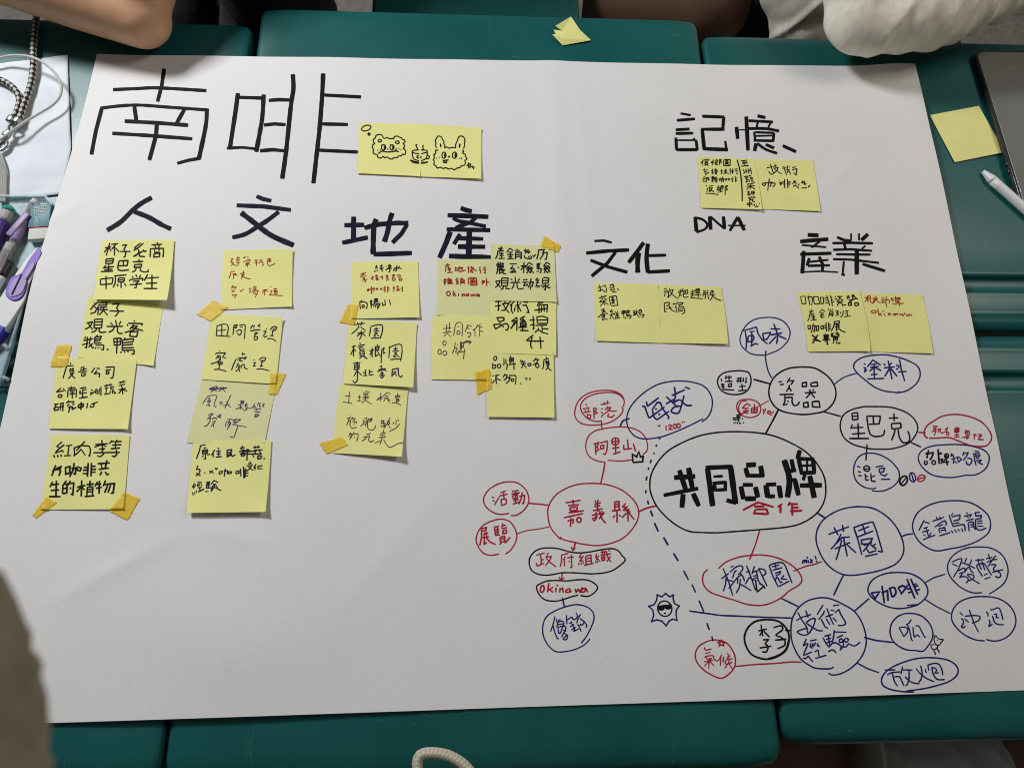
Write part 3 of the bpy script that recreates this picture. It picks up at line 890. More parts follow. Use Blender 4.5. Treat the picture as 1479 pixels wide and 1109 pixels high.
PW('lettering', r, 9, 'red', '''225 140 305 118; s 265 130 272 190 270 232; 268 185 300 180; s 225 210 235 240 300 215; 340 115 315 165; 320 160 370 150 350 190 310 240; 320 170 360 210 412 250; 500 90 515 110; 460 140 530 120; 462 140 465 190 450 250;
500 150 480 185; 490 175 490 245; 515 165 580 155; 555 135 560 260 545 250; 530 190 540 205; 650 125 630 160 650 160; 670 145 635 195 670 190; 625 210 628 235; 645 205 650 230; 665 200 670 220; 690 150 695 230; 690 150 740 135 745 220; 692 175 740 165;
693 200 742 190; 675 235 765 215; 795 125 785 155 800 160; 815 140 790 180 815 178; 785 195 788 215; 800 190 805 210; 820 185 825 200; 830 115 880 105; 845 95 850 130; 865 95 868 125; 830 140 930 125; 840 155 845 190 870 185 870 150 840 155; 842 170 870 167; 885 100 900 160 930 205; 925 150 890 200; 905 90 920 105''', parent=b)
PW('arrow', r, 10, 'red', '470 310 460 375; l 440 345 458 378 488 350')
b = PW('bubble_outline', r, 10, 'blackpen', '620 515 560 530 500 550 440 568 370 572 300 555 250 505 228 435 270 405 330 382 430 378 520 382 600 372 680 370 740 385 790 420 803 450 770 495 720 525 680 525 640 518', True)
PW('lettering', r, 12, 'red', '''e 282 458 17 33 10; 345 400 332 490; 385 440 345 465; 350 465 385 488; 412 445 410 488; d 425 425; 450 450 445 492; s 450 465 472 448 480 492; s 545 455 510 465 505 488 540 485 548 460 550 490; 590 455 600 490 620 460 635 488 660 440; s 690 450 655 460 648 485 680 482 695 455 708 490''', parent=b)
PW(CL, r, 12, 'navy', '470 540 492 628')
b = PW('bubble_outline', r, 9, 'navy', '648 968 700 900 750 800 770 730 755 670 700 625 620 605 560 610 490 628 400 665 330 710 295 770 285 850 300 920 340 990 405 1045 490 1048 580 1030 650 1000 700 965 732 925', True)
PW('lettering', R(785, 870, 860, 1190), 22, 'navy', '''265 310 220 500 160 660; s 215 510 260 680 320 820 355 825; s 290 370 320 480 300 570; 330 400 390 385; s 310 450 400 420 460 440 450 520 330 560; 330 500 440 480; s 330 570 350 700 390 690 450 530 510 560 490 640 410 790; 450 630 520 650; s 480 700 550 750 530 830 480 850 450 830 530 740; 525 280 535 490;
s 545 390 620 340 650 330 680 380 740 370 780 300; 740 225 790 310; 850 260 790 360 760 470; 590 475 660 430; 610 555 700 490; 640 470 710 580; s 640 630 720 560 690 660; 690 660 810 590; s 830 360 930 430 990 520 970 570; s 930 430 900 500 830 510 860 480; s 780 490 820 560 865 660''', parent=b)
r = R(920, 780, 1160, 1267)
b = PW('bubble_outline', r, 8, 'red', '620 215 680 165 770 130 860 115 960 112 1060 130 1140 165 1210 215 1250 270 1255 315 1220 350 1160 385 1110 430 1050 465 980 490 910 495 830 485 740 455 640 425 560 395 515 350 500 300 510 250 540 222', True)
r2 = R(1035, 795, 1165, 1479)
PW('lettering', r2, 17, 'navy', '''105 285 190 480 265 735; 80 460 200 370; 155 440 150 540 110 665; 230 270 280 250; s 220 355 300 280 380 245 430 265 420 320 350 400; 300 330 260 450; 300 350 330 320; 200 620 340 440 400 400; 165 480 270 500; s 390 370 430 420 460 500;
390 460 375 600 320 695; 390 550 470 590 570 655; 345 430 345 540; 490 240 560 420 640 650; 480 355 550 325; 540 430 470 550; 545 440 620 490; 625 250 580 380; 600 350 690 320; 600 420 670 400; 600 460 660 440; 655 330 680 480 730 560; 690 290 830 580; s 690 290 780 310 810 370 760 410;
860 235 930 430 1010 585; s 870 235 970 200 1080 195 1130 250; 1130 250 1240 530; 905 265 1030 230; 960 210 980 310; 920 320 1080 275; 960 370 1050 340 1040 380 970 410; 990 420 960 500; s 1000 430 1050 520 1080 500; 1110 400 1060 460 1160 470; 1015 590 1195 495''', parent=b)
PW('lettering', r2, 20, 'blackpen', '640 470 665 680 790 570; 700 540 740 550 800 620', parent=b)
PW(CL, r, 9, 'navy', '1095 440 1170 475 1240 510')
PW('dashed_line', r, 10, 'navy', '355 230 393 302; 420 335 447 398; 473 458 510 545; 533 630 552 682; 570 730 580 768')
b = PW('sun_doodle', r, 9, 'navy', '''l 218 405 190 430 155 415; l 155 415 150 455 130 490 90 502; l 90 502 120 530 128 570 112 618; l 112 618 150 605 190 615 222 650; l 222 650 245 615 270 600 305 608; l 305 608 298 570 300 530 322 500; l 322 500 285 480 275 440 278 415; l 278 415 250 430 218 405;
d 218 405; d 155 415; d 90 502; d 112 618; d 222 650; d 305 608; d 322 500; d 278 415''')
PW('face_doodle', r, 8, 'blackpen', 'e 212 520 55 58; f 188 518 25 18 -12; f 238 508 27 20 -5; w12 160 505 265 492; f 213 555 9 7', parent=b)
PW(CL, r, 9, 'navy', '398 538 520 555 640 572 800 578 950 585 1190 592')
b = PW('bubble_outline', r, 8, 'red', '545 765 600 758 680 780 730 840 750 900 745 960 715 1005 645 1050 560 1020 490 970 450 910 448 850 480 800 545 765', True)
PW('star_doodle', r, 9, 'red', 'l 645 755 652 775 672 778 655 788 662 805 643 795 625 805 632 787 612 775 636 775 645 755')
PW('lettering', R(1010, 925, 1065, 1164), 27, 'red', '''s 165 190 155 250 230 280 370 240; 180 380 345 350; s 165 485 300 455 430 460 450 560 520 605 590 590 690 420; 175 490 320 620 460 770; 310 510 300 650 285 850; 145 640 300 620; 380 520 310 600; 420 595 330 600; 300 620 155 770; 660 490 640 765; w38 750 480 720 650; s 840 380 930 460 850 490; s 900 490 790 650 790 700 920 690 1010 640; 880 560 1010 545; 920 560 890 690 770 840; 910 700 1020 870''', parent=b)
PW(CL, r, 8, 'red', '750 960 900 945 1050 938 1180 925 1255 928')
b = PW('bubble_outline', r, 12, 'blackpen', '990 603 910 615 850 660 820 730 830 800 870 865 930 895 1000 905 1080 880 1140 830 1160 750 1145 680 1100 630 1050 608 990 603; 1000 903 1080 875 1135 830 1160 755', True)
PW('lettering', r, 10, 'blackpen', '''945 640 960 730; 925 690 990 675; 955 690 935 728; 965 690 1012 738; 960 758 1005 755 975 785; s 975 785 1000 810 985 850 955 848; 935 820 1025 805; s 1040 665 1100 650 1110 680 1060 720 1085 735; s 1085 730 1125 760 1125 800 1070 825;
1052 760 1140 752; w16 1130 682 1165 690''', parent=b)
r = R(1060, 850, 1280, 1479)
b = PW('bubble_outline', r, 11, 'navy', '968 755 930 775 800 770 730 740 650 680 590 580 555 460 560 320 590 240 640 170 730 110 850 85 950 100 1060 150 1160 210 1230 300 1275 420 1285 520 1260 620 1200 710 1120 780 1030 825 950 835 918 815', True)
PW('lettering', R(1150, 860, 1250, 952), 15, 'navy', '''0 340 95 285; 20 225 75 330 140 420 160 510; s 160 440 60 470 15 495 60 530 130 540 180 510; 100 290 205 255; 130 200 165 300; s 130 375 200 320 250 310 260 340 230 430 175 520; s 145 380 220 430 300 475 365 480;
370 125 285 260; 390 200 370 250 305 330; s 340 320 370 370 400 430 440 445; 420 170 460 280 515 400; 400 290 505 255; 410 310 440 360 465 400; 505 300 555 355; 470 195 525 205; 505 135 590 125; 530 235 590 185; s 590 185 610 250 680 370 640 405 570 405;
140 590 95 690 150 650; 165 650 95 820 220 770; s 90 855 130 860 165 830 190 860 230 905; 190 620 280 600; 200 650 190 700 225 720; 235 645 215 700; 270 640 235 700; 300 650 290 680 325 700; 250 770 305 740; 300 740 315 830; 260 860 330 840 415 815;
370 575 400 640 450 705; 385 555 480 530; 440 540 460 680; 405 600 480 580; 415 640 490 620; s 450 705 500 650 560 650 620 700 600 750; s 440 770 480 745 520 750 550 785; 525 470 510 590 490 640; 525 495 690 500; 555 575 645 540;
s 590 600 620 590 650 620 600 640 590 600; s 680 580 720 600 690 640 660 610 680 580; s 640 620 650 680 610 740; s 640 700 690 700 720 660 800 690 880 635''', parent=b)
r = R(1230, 790, 1479, 1255)
PW(CL, r, 9, 'navy', '90 655 180 678 305 692')
PW(CL, r, 8, 'navy', '35 838 110 880 200 912')
b = PW('bubble_outline', r, 8, 'navy', '470 750 400 745 330 710 290 660 280 600 300 540 350 495 420 480 500 495 560 545 590 610 585 670 550 725 520 755 470 752', True)
PW('lettering', R(1285, 880, 1365, 1088), 19, 'navy', '185 360 280 530 350 440 355 370 300 340 185 350; 425 190 385 260 320 300; s 350 300 390 400 430 590 460 610; 455 340 475 520 495 535 540 490 600 540; s 510 325 570 320 640 450 690 540 715 540', parent=b)
PW('bird_doodle', R(1285, 880, 1365, 1088), 14, 'blackpen', 's 900 510 870 580 900 670 960 700 1000 680; 855 515 910 510 960 575 1055 585; w17 960 575 1060 590 1010 640 990 680; 800 695 880 680; s 810 690 820 750 870 785 920 760 945 710; s 890 680 940 700 935 770; 865 785 880 830 905 890; 890 850 915 845; 930 770 960 820 985 855; 945 810 985 795; w9 d 940 605')
b = PW('bubble_outline', r, 7.5, 'navy', '970 680 900 672 820 635 760 580 728 520 740 450 790 395 870 365 960 358 1060 370 1140 415 1185 480 1195 550 1165 620 1110 665 1040 682 980 670', True)
PW('lettering', R(1380, 870, 1470, 1270), 20, 'navy', '''85 195 150 255; s 115 320 165 360 150 440 120 490 150 510 210 475; 185 325 270 395; s 190 275 350 260 480 270 500 310 460 370 335 415; s 280 145 330 280 390 440 470 600; 620 180 665 220 660 280; s 680 340 705 400 680 485 755 430; s 710 130 740 150 830 110 890 110 930 200 970 350; s 755 260 790 380 850 435 990 450; s 785 235 840 235 830 300 885 300''', parent=b)
b = PW('bubble_outline', r, 7, 'navy', '950 330 880 330 800 295 730 230 700 170 705 110 750 50 830 8 920 -2 1010 5 1090 50 1130 120 1138 190 1110 260 1050 310 1000 340', True)
PW('lettering', R(1370, 790, 1460, 1224), 19, 'navy', '''60 295 180 235 250 220 265 240 200 420 95 590; 75 325 180 370; 355 210 320 300; 450 235 440 300 390 355; 250 295 400 350 525 415; s 195 460 290 410 330 430 300 490; s 320 490 360 420 410 390 440 460 495 505; 205 515 290 490 215 595; s 215 595 300 570 370 600 390 650 340 705; s 360 535 440 530 500 560 480 620 400 655; 370 545 450 620 610 715;
525 255 700 240; s 580 225 600 330 650 440; 650 270 680 350 715 450; s 545 340 590 450 670 570; s 560 345 650 320 710 330 780 440 845 550; 695 550 770 510; 705 625 825 585; 780 130 815 240; 735 225 860 195; 750 295 850 250 955 235; s 930 160 860 250 775 380; s 830 345 900 335 930 350 880 420 900 460; 860 495 950 460 1075 440; s 900 460 1000 490 1025 560 980 595 915 565''', parent=b)
b = PW('bubble_outline', r, 8.5, 'navy', '455 1052 380 1050 290 1035 230 1005 218 960 245 910 300 870 380 835 480 808 590 803 700 820 765 865 772 920 720 970 640 1000 540 1025 400 1045', True)
PW('lettering', R(1272, 950, 1376, 1270), 19, 'navy', '''70 210 260 205; 115 290 200 250 350 240; 385 145 370 230 360 280; 390 205 560 210; s 205 260 240 400 300 495; s 240 330 330 325 370 400 410 485; s 500 215 500 350 470 460 435 485; s 430 325 520 410 620 445 690 440; 625 180 690 270; s 705 130 730 260 710 380 670 415; s 690 260 800 350 945 415; 785 190 805 260; 830 120 850 220;
s 830 120 950 90 1030 110 1080 200 1095 300; s 905 150 920 260 980 360 1050 380 1130 375; s 920 165 970 180 990 210 960 260 1025 255''', parent=b)
r = R(1230, 700, 1479, 1479)
b = PW('bubble_outline', r, 9, 'navy', '760 565 700 560 620 520 560 460 525 380 530 310 570 235 650 180 760 145 900 135 1010 150 1100 195 1170 260 1192 330 1180 400 1130 450 1050 495 940 530 830 550 760 565', True)
PW('lettering', R(1326, 735, 1430, 1270), 18, 'navy', '''110 190 15 375; 110 225 205 250; 95 340 175 315; 70 405 200 370; 140 330 185 480; 235 410 200 470; 95 450 130 470; 85 540 200 490 305 455; 250 215 460 140; 320 135 350 200; 380 130 400 190; s 310 310 380 250 470 205 495 230 490 290; 290 300 310 315; 355 300 440 270; 360 350 390 420; 370 345 470 320 490 400; 400 380 480 360; 375 470 570 410;
620 70 580 110; 545 105 620 310; 590 135 740 100 735 180 620 210; 620 255 730 235; s 625 305 780 270 820 290 830 385; 585 375 620 420; 640 360 690 410; 700 350 735 385; 770 335 785 400; 850 65 880 70; 810 125 955 90; 870 130 895 160; 930 110 915 145; 845 205 980 170; 885 240 900 385; s 890 235 970 225 980 300 1015 360; 920 275 960 270; 925 315 970 305;
1000 60 1090 55; 1005 60 1020 120 1115 110 1110 160 1010 180; s 1015 190 1015 300 1040 350 1100 370 1205 330; 1040 215 1135 200; 1040 255 1140 245; 1045 300 1155 300''', parent=b)
# ================================================================ sticky notes
NOTES = []
NG = 'yellow sticky notes stuck on the poster'


def inv_bilinear(c, x, y):
    u = v = 0.5
    for _ in range(6):
        px = (1 - v) * ((1 - u) * c[0][0] + u * c[1][0]) + v * ((1 - u) * c[3][0] + u * c[2][0])
        py = (1 - v) * ((1 - u) * c[0][1] + u * c[1][1]) + v * ((1 - u) * c[3][1] + u * c[2][1])
        dxu = (1 - v) * (c[1][0] - c[0][0]) + v * (c[2][0] - c[3][0])
        dyu = (1 - v) * (c[1][1] - c[0][1]) + v * (c[2][1] - c[3][1])
        dxv = (1 - u) * (c[3][0] - c[0][0]) + u * (c[2][0] - c[1][0])
        dyv = (1 - u) * (c[3][1] - c[0][1]) + u * (c[2][1] - c[1][1])
        det = dxu * dyv - dxv * dyu
        ex, ey = x - px, y - py
        u += (ex * dyv - ey * dxv) / det
        v += (ey * dxu - ex * dyu) / det
    return u, v


class Note:
    def __init__(self, corners, level, curl, label, mat='note', base=poster_h, bow=(0, 0), group=NG, ripple=0.0006):
        """corners: TL TR BR BL in photo pixels; curl = lift in mm at bottom-left, bottom-right, top-right"""
        self.c, self.level, self.curl, self.base = corners, level, curl, base
        self.seed = random.random() * 50
        self.ripple = ripple
        self.bow = bow
        self.dog = random.choice(((0, 1), (1, 1), (1, 0), (1, 1)))
        n = 16
        V, Fc = [], []
        for j in range(n + 1):
            for i in range(n + 1):
                u, v = i / n, j / n
                x, y = self.px(u, v)
                V.append(at(x, y, self.h_uv(x, y, u, v)))
        for j in range(n):
            for i in range(n):
                a = j * (n + 1) + i
                Fc.append((a, a + n + 1, a + n + 2, a + 1))
        # thickness: a second skin just below
        N = len(V)
        W = [Vector((p.x, p.y, p.z - 0.00012)) for p in V]
        rim = [i for i in range(n + 1)] + [(j + 1) * (n + 1) - 1 for j in range(1, n + 1)] + [n * (n + 1) + i for i in range(n - 1, -1, -1)] + [j * (n + 1) for j in range(n - 1, 0, -1)]
        F2 = list(Fc) + [tuple(N + q for q in f[::-1]) for f in Fc]
        rset = set(rim)
        for a, b in zip(rim, rim[1:] + rim[:1]): F2.append((a, b, N + b, N + a))
        ctr = V[(n // 2) * (n + 1) + n // 2]
        self.o = mesh_obj('sticky_note', V + W, F2, M[mat], None, False)
        for p in self.o.data.polygons[:len(Fc)]: p.use_smooth = True
        for e in self.o.data.edges:
            a, b = e.vertices
            if (a in rset and b in rset): e.use_edge_sharp = True
        tag(self.o, label, 'sticky note', group)
        NOTES.append(self)

    def px(self, u, v):
        c = self.c
        x = (1 - v) * ((1 - u) * c[0][0] + u * c[1][0]) + v * ((1 - u) * c[3][0] + u * c[2][0])
        y = (1 - v) * ((1 - u) * c[0][1] + u * c[1][1]) + v * ((1 - u) * c[3][1] + u * c[2][1])
        x += self.bow[0] * 4 * v * (1 - v) * (1 - u) + self.bow[1] * 4 * v * (1 - v) * u
        return x, y

    def h_uv(self, x, y, u, v):
        bl, br, tr = [k * 0.001 for k in self.curl]
        u = min(1, max(0, u)); v = min(1, max(0, v))
        z = self.base(x, y) + 0.0003 + 0.00036 * self.level
        z += (bl * (1 - u) + br * u) * v ** 2.2
        z += tr * (max(0, u + (1 - v) - 1.0)) ** 2
        z += 0.0012 * max(0.0, 1 - 7 * math.hypot(u - self.dog[0], v - self.dog[1])) ** 1.5
        z += self.ripple * (0.4 + noise.noise(Vector((u * 2.2, v * 2.2, self.seed)))) * v
        return z

    def h(self, x, y):
        u, v = inv_bilinear(self.c, x, y)
        return self.h_uv(x, y, u, v)

    def inside(self, x, y):
        u, v = inv_bilinear(self.c, x, y)
        return 0 <= u <= 1 and 0 <= v <= 1

    def w(self, reg, w, ink, s, name='lettering'):
        return write(name, self.h, self.o, reg, w, ink, s)


def top_h(x, y):
    z = poster_h(x, y)
    for nt in NOTES:
        if nt.inside(x, y): z = max(z, nt.h(x, y))
    return z


# ---- column 1
n2 = Note([(128, 428), (236, 440), (221.6, 528.2), (111.7, 516)], 0, (0, 1.2, 0), 'sticky note with three black lines, second from the top in the left column')
r = R(60, 420, 260, 1479)
n2.w(r, 11, 'blackpen', '''600 120 555 160 520 205; 545 150 590 190 570 230 520 245; 560 125 585 150; 620 140 590 200; 608 170 600 258; 630 130 700 125 690 150; 625 155 705 150; 640 165 620 195; 630 180 700 170; 620 205 710 200; 665 175 660 210 615 258; 665 212 705 262;
755 145 830 135 800 180 825 220 800 260 780 275; 725 215 880 218; 480 345 545 330 520 380 465 412; 495 345 545 415; 565 305 560 400; 565 305 650 300 640 395; 565 335 640 330; 563 365 640 362; 560 398 640 395; 590 400 575 430 530 445; 615 398 615 435 640 445 690 438;
790 310 800 375; 735 340 760 365; 850 325 825 360; 695 380 870 378; 780 385 760 420 715 445; 810 380 810 440 830 455 865 455; 985 315 995 330; 915 355 920 375; 925 345 1080 350 1065 370; 985 360 940 410; 960 380 1025 375 980 420 885 445; 950 390 1085 425; 950 440 940 485 1015 490 1030 430 950 440''')
n2.w(r, 11, 'blackpen', '''475 490 455 510; 445 530 555 510; 430 575 500 560; 490 490 480 610 460 600; 525 490 510 560 545 610 560 600; 550 560 500 600; 600 470 575 495; 570 490 565 565; 570 495 640 485 625 525; 570 515 630 510; 565 535 625 530; 565 560 640 555; 575 580 665 578 660 630 635 625; 580 600 575 620; 600 600 605 615; 622 600 628 612;
w14 d 705 625; 770 510 775 580; 770 510 850 505 840 575 775 580; 770 545 845 540; 808 510 800 670; 895 500 870 530; 865 525 860 635; 865 525 985 510 970 555; 870 555 965 545; 868 580 975 570; 865 610 985 605; 860 635 990 630 985 675 960 672; 850 645 845 665; 885 645 890 660; 920 640 925 655''')
n1 = Note([(148.4, 347), (251.4, 346.2), (241.2, 433.3), (135, 432.5)], 2, (2.0, 9.0, 1.0), 'curled sticky note with three black lines, topmost under the first navy heading', bow=(-1.5, 1.5))
r = R(120, 270, 320, 1479)
n1.w(r, 11, 'blackpen', '''235 650 300 640; 283 598 270 660 245 735; 262 650 225 700; 280 650 300 690; 300 615 375 605; 350 610 330 640 305 665; 335 640 335 735; 345 650 385 695; 415 625 465 618 435 665 455 700 450 740 430 755; 395 690 505 690;
615 600 560 640 545 660; 645 600 600 640 540 680; 575 650 600 690 570 730 535 745; 640 670 655 690 680 680; 600 690 600 740 660 745; 540 740 650 680; 785 590 800 605; 730 620 845 612; 765 625 775 650; 820 620 800 645; 720 655 715 750; 720 660 860 655 855 745 845 735; 765 670 760 690; 805 665 820 680; 760 700 815 695; 755 715 755 750 815 745 820 705 755 715;
245 770 240 820; 245 770 325 765 315 815 240 822; 250 795 315 790; 240 835 225 860; 210 865 330 850; 275 830 270 905; 225 885 315 878; 190 905 320 898; 385 790 480 785 470 840 380 842; 430 790 428 840; 385 790 370 850 375 885 410 895 490 885; 595 770 600 810; 530 800 640 795; 550 830 545 860 620 855 625 825 550 830; 575 860 550 900 520 910;
610 860 610 895 650 910 695 905 695 880; 185 985 185 1045 310 1035 320 970 185 985; 245 950 245 1095; 330 950 465 940; 345 955 345 1020 320 1075; 375 975 440 970; 375 975 375 1015 435 1015 445 970; 375 995 435 993; 405 1015 405 1080; 375 1035 360 1065; 440 1030 460 1060; 525 950 535 975; 565 935 570 965; 620 940 595 970; 500 990 495 1010; 500 990 640 975 630 1005;
530 1010 600 1000 565 1035 570 1070 545 1080; 495 1045 630 1035; 690 930 665 980 650 1000; 680 975 810 965; 735 935 735 1085; 670 1030 790 1025; 645 1085 795 1085''')
n3 = Note([(82.6, 516), (197.5, 519.7), (184.7, 619.5), (70, 618.9)], 1.6, (0.5, 2.5, 0.8), 'sticky note with three small black lines, taped at its upper left corner')
r = R(40, 510, 240, 1479)
n3.w(r, 9.5, 'blackpen', '''455 100 460 120; 415 140 490 130; 415 140 385 240 378 268; 445 175 495 168; 440 195 500 190; 455 160 450 200; 485 155 480 200; 450 215 490 210 450 255 430 272; 450 215 505 270; 585 140 565 165; 560 180 630 165; 600 140 595 200; 535 200 635 192; 575 215 575 245 610 240 615 215 575 215;
715 155 690 195 675 205; 735 160 770 165; 740 185 710 220 740 215; 725 215 768 215 762 258; 830 150 925 145 915 235 905 265 880 262; 830 180 890 175; 840 195 838 222 862 222 868 198 840 195; 355 370 305 415 385 400; 375 375 405 405; 330 440 325 470 360 470 365 445 330 440; 425 375 510 365; 465 350 460 395; 430 395 425 470; 430 395 520 385 515 470; 450 410 500 408; 445 435 505 430; 475 410 475 485;
555 375 625 362; 560 395 555 430 580 428; 590 370 585 470; 600 390 630 385; 600 425 630 420; 548 480 640 465; 675 390 695 395; 665 420 690 420; 665 445 720 405; 730 375 725 430; 745 385 740 440; 765 375 760 440; 782 355 782 455; 815 350 905 335; 840 330 845 360; 880 320 880 345; 820 375 860 370; 840 370 835 440; 815 440 870 430; 880 365 925 358; 890 350 885 380 920 385; 885 400 875 435; 905 395 905 430; 920 395 925 430 945 420;
970 315 1045 300; 990 300 995 325; 1020 292 1015 318; 975 345 1040 330; 1000 350 1005 365; 970 390 1050 375; 1010 360 1015 440; 1005 390 970 430; 1020 390 1062 405; 280 545 330 540; 305 545 275 600; 290 575 285 612 325 605 325 575 290 575; 340 540 385 530; 335 575 385 565; 355 540 345 610; 378 535 372 620; 435 500 440 520; 415 540 420 520 495 515 490 530; 445 540 420 565; 470 535 500 550; 430 580 480 570 475 600 520 575; 455 560 435 635; 480 575 470 600;
w12 540 550 540 580 590 570 595 540 540 550; w12 570 520 568 605; w12 640 530 630 590; 665 560 670 580 705 570 710 540 670 550; 690 540 750 520''')
n4 = Note([(74, 627), (187.5, 628.3), (178.8, 735), (59, 735.8)], 0, (0.3, 1.5, 1.0), 'bottom note of the left column, three bold lines, tape on both lower corners')
r = R(30, 610, 230, 1479)
n4.w(r, 15, 'blackpen', '''w12 440 205 385 255 410 265; w12 465 235 385 300 370 325 440 300; w12 440 290 455 320; 350 345 362 375; 390 345 400 370; 425 340 435 365; w11 480 250 550 240; w11 515 250 500 355; w11 460 355 535 352; w11 570 270 575 360; w11 560 275 640 245 730 250 745 290 735 360 720 350; w11 685 200 620 270 590 300; w11 640 290 600 330 560 355; w11 640 280 690 352;
w11 865 185 870 270; w11 795 235 930 225; w11 860 235 785 262; w11 870 235 915 255; w11 835 285 895 275 865 300; w11 775 322 1060 318; w11 865 300 885 335 850 365 815 355; w12 975 190 945 225; w12 960 205 1000 200; w12 1030 185 1005 215; w12 1015 205 1078 200; w12 975 240 1075 235; w12 1010 215 1010 275; w12 960 280 1060 270; w12 1020 290 1025 340 1000 365 970 355;
375 455 345 510 430 490; 350 515 330 570; 405 500 425 520 405 570; 365 500 440 465; 475 480 480 550 520 540 525 470 475 480; 540 490 590 485 580 550 560 545; 570 430 560 500 520 580; w12 600 470 605 510 635 515 645 485 600 470; 720 430 710 580; 670 480 715 475; 665 510 712 505; 660 545 705 545; 755 430 750 575; 755 470 800 465; 752 500 805 500; 750 530 800 528;
820 440 950 430; 855 430 870 500; 920 400 900 490; 830 500 940 485; 865 520 845 565; 900 525 920 555 945 550; 340 630 310 690; 330 665 410 655; 380 620 375 790; 320 725 410 718; 300 790 425 790; 490 620 460 650; 450 660 445 760; 450 660 495 655 490 750 445 760; 450 705 490 700; 530 620 505 670; 520 650 565 645 555 770 530 760; 525 690 535 710;
600 690 690 670; 650 615 645 790; 640 690 595 740; 655 690 680 720; 700 660 780 655; 740 620 735 680; w12 710 690 705 775; w12 710 690 770 685 765 770; w12 710 715 765 712; w12 708 740 765 738; 680 790 785 780; 820 630 790 680; 800 660 860 655; 840 620 835 760; 800 700 865 690; 905 615 880 680; 890 660 1000 650 985 750 960 755; 930 665 895 750; 960 665 930 750''')
# ---- column 2
n5 = Note([(322.3, 361.6), (422.7, 359.5), (421.5, 442.7), (318.7, 447.4)], 0, (0.3, 1.2, 2.5), 'sticky note with three red lines under the second navy heading')
r = R(270, 350, 450, 1479)
n5.w(R(326, 364, 416, 1190), 10.5, 'red_note', '''95 130 135 130 95 190 150 200 105 265; s 110 210 150 240 220 265; 195 125 270 110; 190 165 275 150; 200 205 275 200; 230 85 235 265; 330 110 385 95; 345 120 370 115; 400 95 440 105; 335 185 390 175; 400 150 400 180; 410 150 465 140 465 175; 420 180 460 170; 370 220 465 205; 410 190 415 285; 410 220 375 265; 420 215 465 255;
555 165 610 155; 570 150 550 185; 585 150 590 265; 555 210 610 195; 640 160 700 150; 670 135 670 190; 620 205 715 185; 700 190 720 240 690 265; 825 110 790 160; 815 135 855 130 825 165; 800 175 865 160 860 190; 830 170 830 200; s 800 170 790 220 830 260 880 250 945 215; 100 375 170 365; 95 380 90 430 60 500; 125 425 200 415; 160 400 140 515; 165 440 220 435;
280 410 360 400; 285 410 310 440 360 430; 340 360 330 440 290 515; s 300 455 370 490 470 515; 145 630 110 680 195 665 185 700; 110 720 170 765; 170 720 110 775; 150 800 125 830; 120 830 210 815 165 880; 270 730 290 755 340 705; 440 700 490 690; 465 685 460 775 450 775; 440 770 490 750; 550 640 560 660; 520 675 590 665; 530 680 545 710; 580 680 560 710; 505 720 600 710; 500 755 630 740; 560 720 530 790 610 810; 620 750 560 865;
700 730 800 715; 745 710 740 825; 740 735 690 790; 755 740 810 755; w9 845 660 870 668; 850 740 880 745 850 800; s 820 815 930 825 1085 832; 910 705 980 700; 940 690 945 740; 900 745 990 735; 930 760 935 800 980 795 980 755 930 760''')
n7 = Note([(292, 546), (400, 552), (382, 640), (269.5, 639.5)], 0, (0.3, 0.5, 0), 'pale sticky note with purple writing and a crossed out word', 'note_pale')
r = R(250, 530, 430, 1479)
n7.w(r, 8, 'purple', '425 265 500 230 530 230 450 300; w11 440 270 640 245; w11 430 255 620 255; 560 235 620 295; 600 235 540 290; 450 240 520 290')
n7.w(R(275, 565, 395, 1270), 9, 'purple', '''270 70 225 130 185 195; s 260 75 340 60 405 70 380 140 360 220 380 240 400 225; 270 105 305 100; 285 105 280 210; 250 140 305 135 300 165 250 165; 235 215 300 210 290 235; e 468 180 18 20; 495 220 600 195; 540 160 580 155; s 620 55 570 160 525 260; 560 200 620 245; 755 150 820 150 810 180 760 175; 770 165 810 163; 720 215 810 195; 760 190 765 210; 690 275 790 235; 765 215 760 280; 770 240 830 300;
850 185 830 230; 870 180 835 240; 880 220 840 270; 885 250 825 300; 890 265 1000 230; 985 190 960 225 1010 245; 1045 170 1020 210; w12 1070 175 1050 230 1080 240; w14 1130 185 1105 215 1125 240; 970 270 1080 270; 965 305 1070 320; 1000 275 1020 300; w13 990 360 985 390 1020 385 1045 355 990 350; 290 340 350 340 280 400; 270 360 320 375; 250 420 310 400 290 430; s 310 400 290 470 250 520 210 535; 350 400 330 430; s 350 405 395 410 395 430;
w11 400 370 460 400; w11 470 350 420 400; 440 345 460 410; 340 460 385 455 340 510 310 540; 340 470 360 555; 560 430 640 425; 550 460 530 540; 560 460 610 470 590 530 560 580; 600 430 570 520; w12 620 480 590 540; 640 440 770 425; 700 415 650 480; 660 470 720 460; 770 430 640 520; 650 500 720 520 855 545; s 725 530 700 600 670 690 640 705 605 685''')
n6 = Note([(305.5, 452.5), (408.7, 458.6), (398.7, 554.5), (290.7, 547.8)], 1.4, (0.2, 0.6, 1.2), 'sticky note with two widely spaced dark lines in the second column')
r = R(260, 430, 440, 1479)
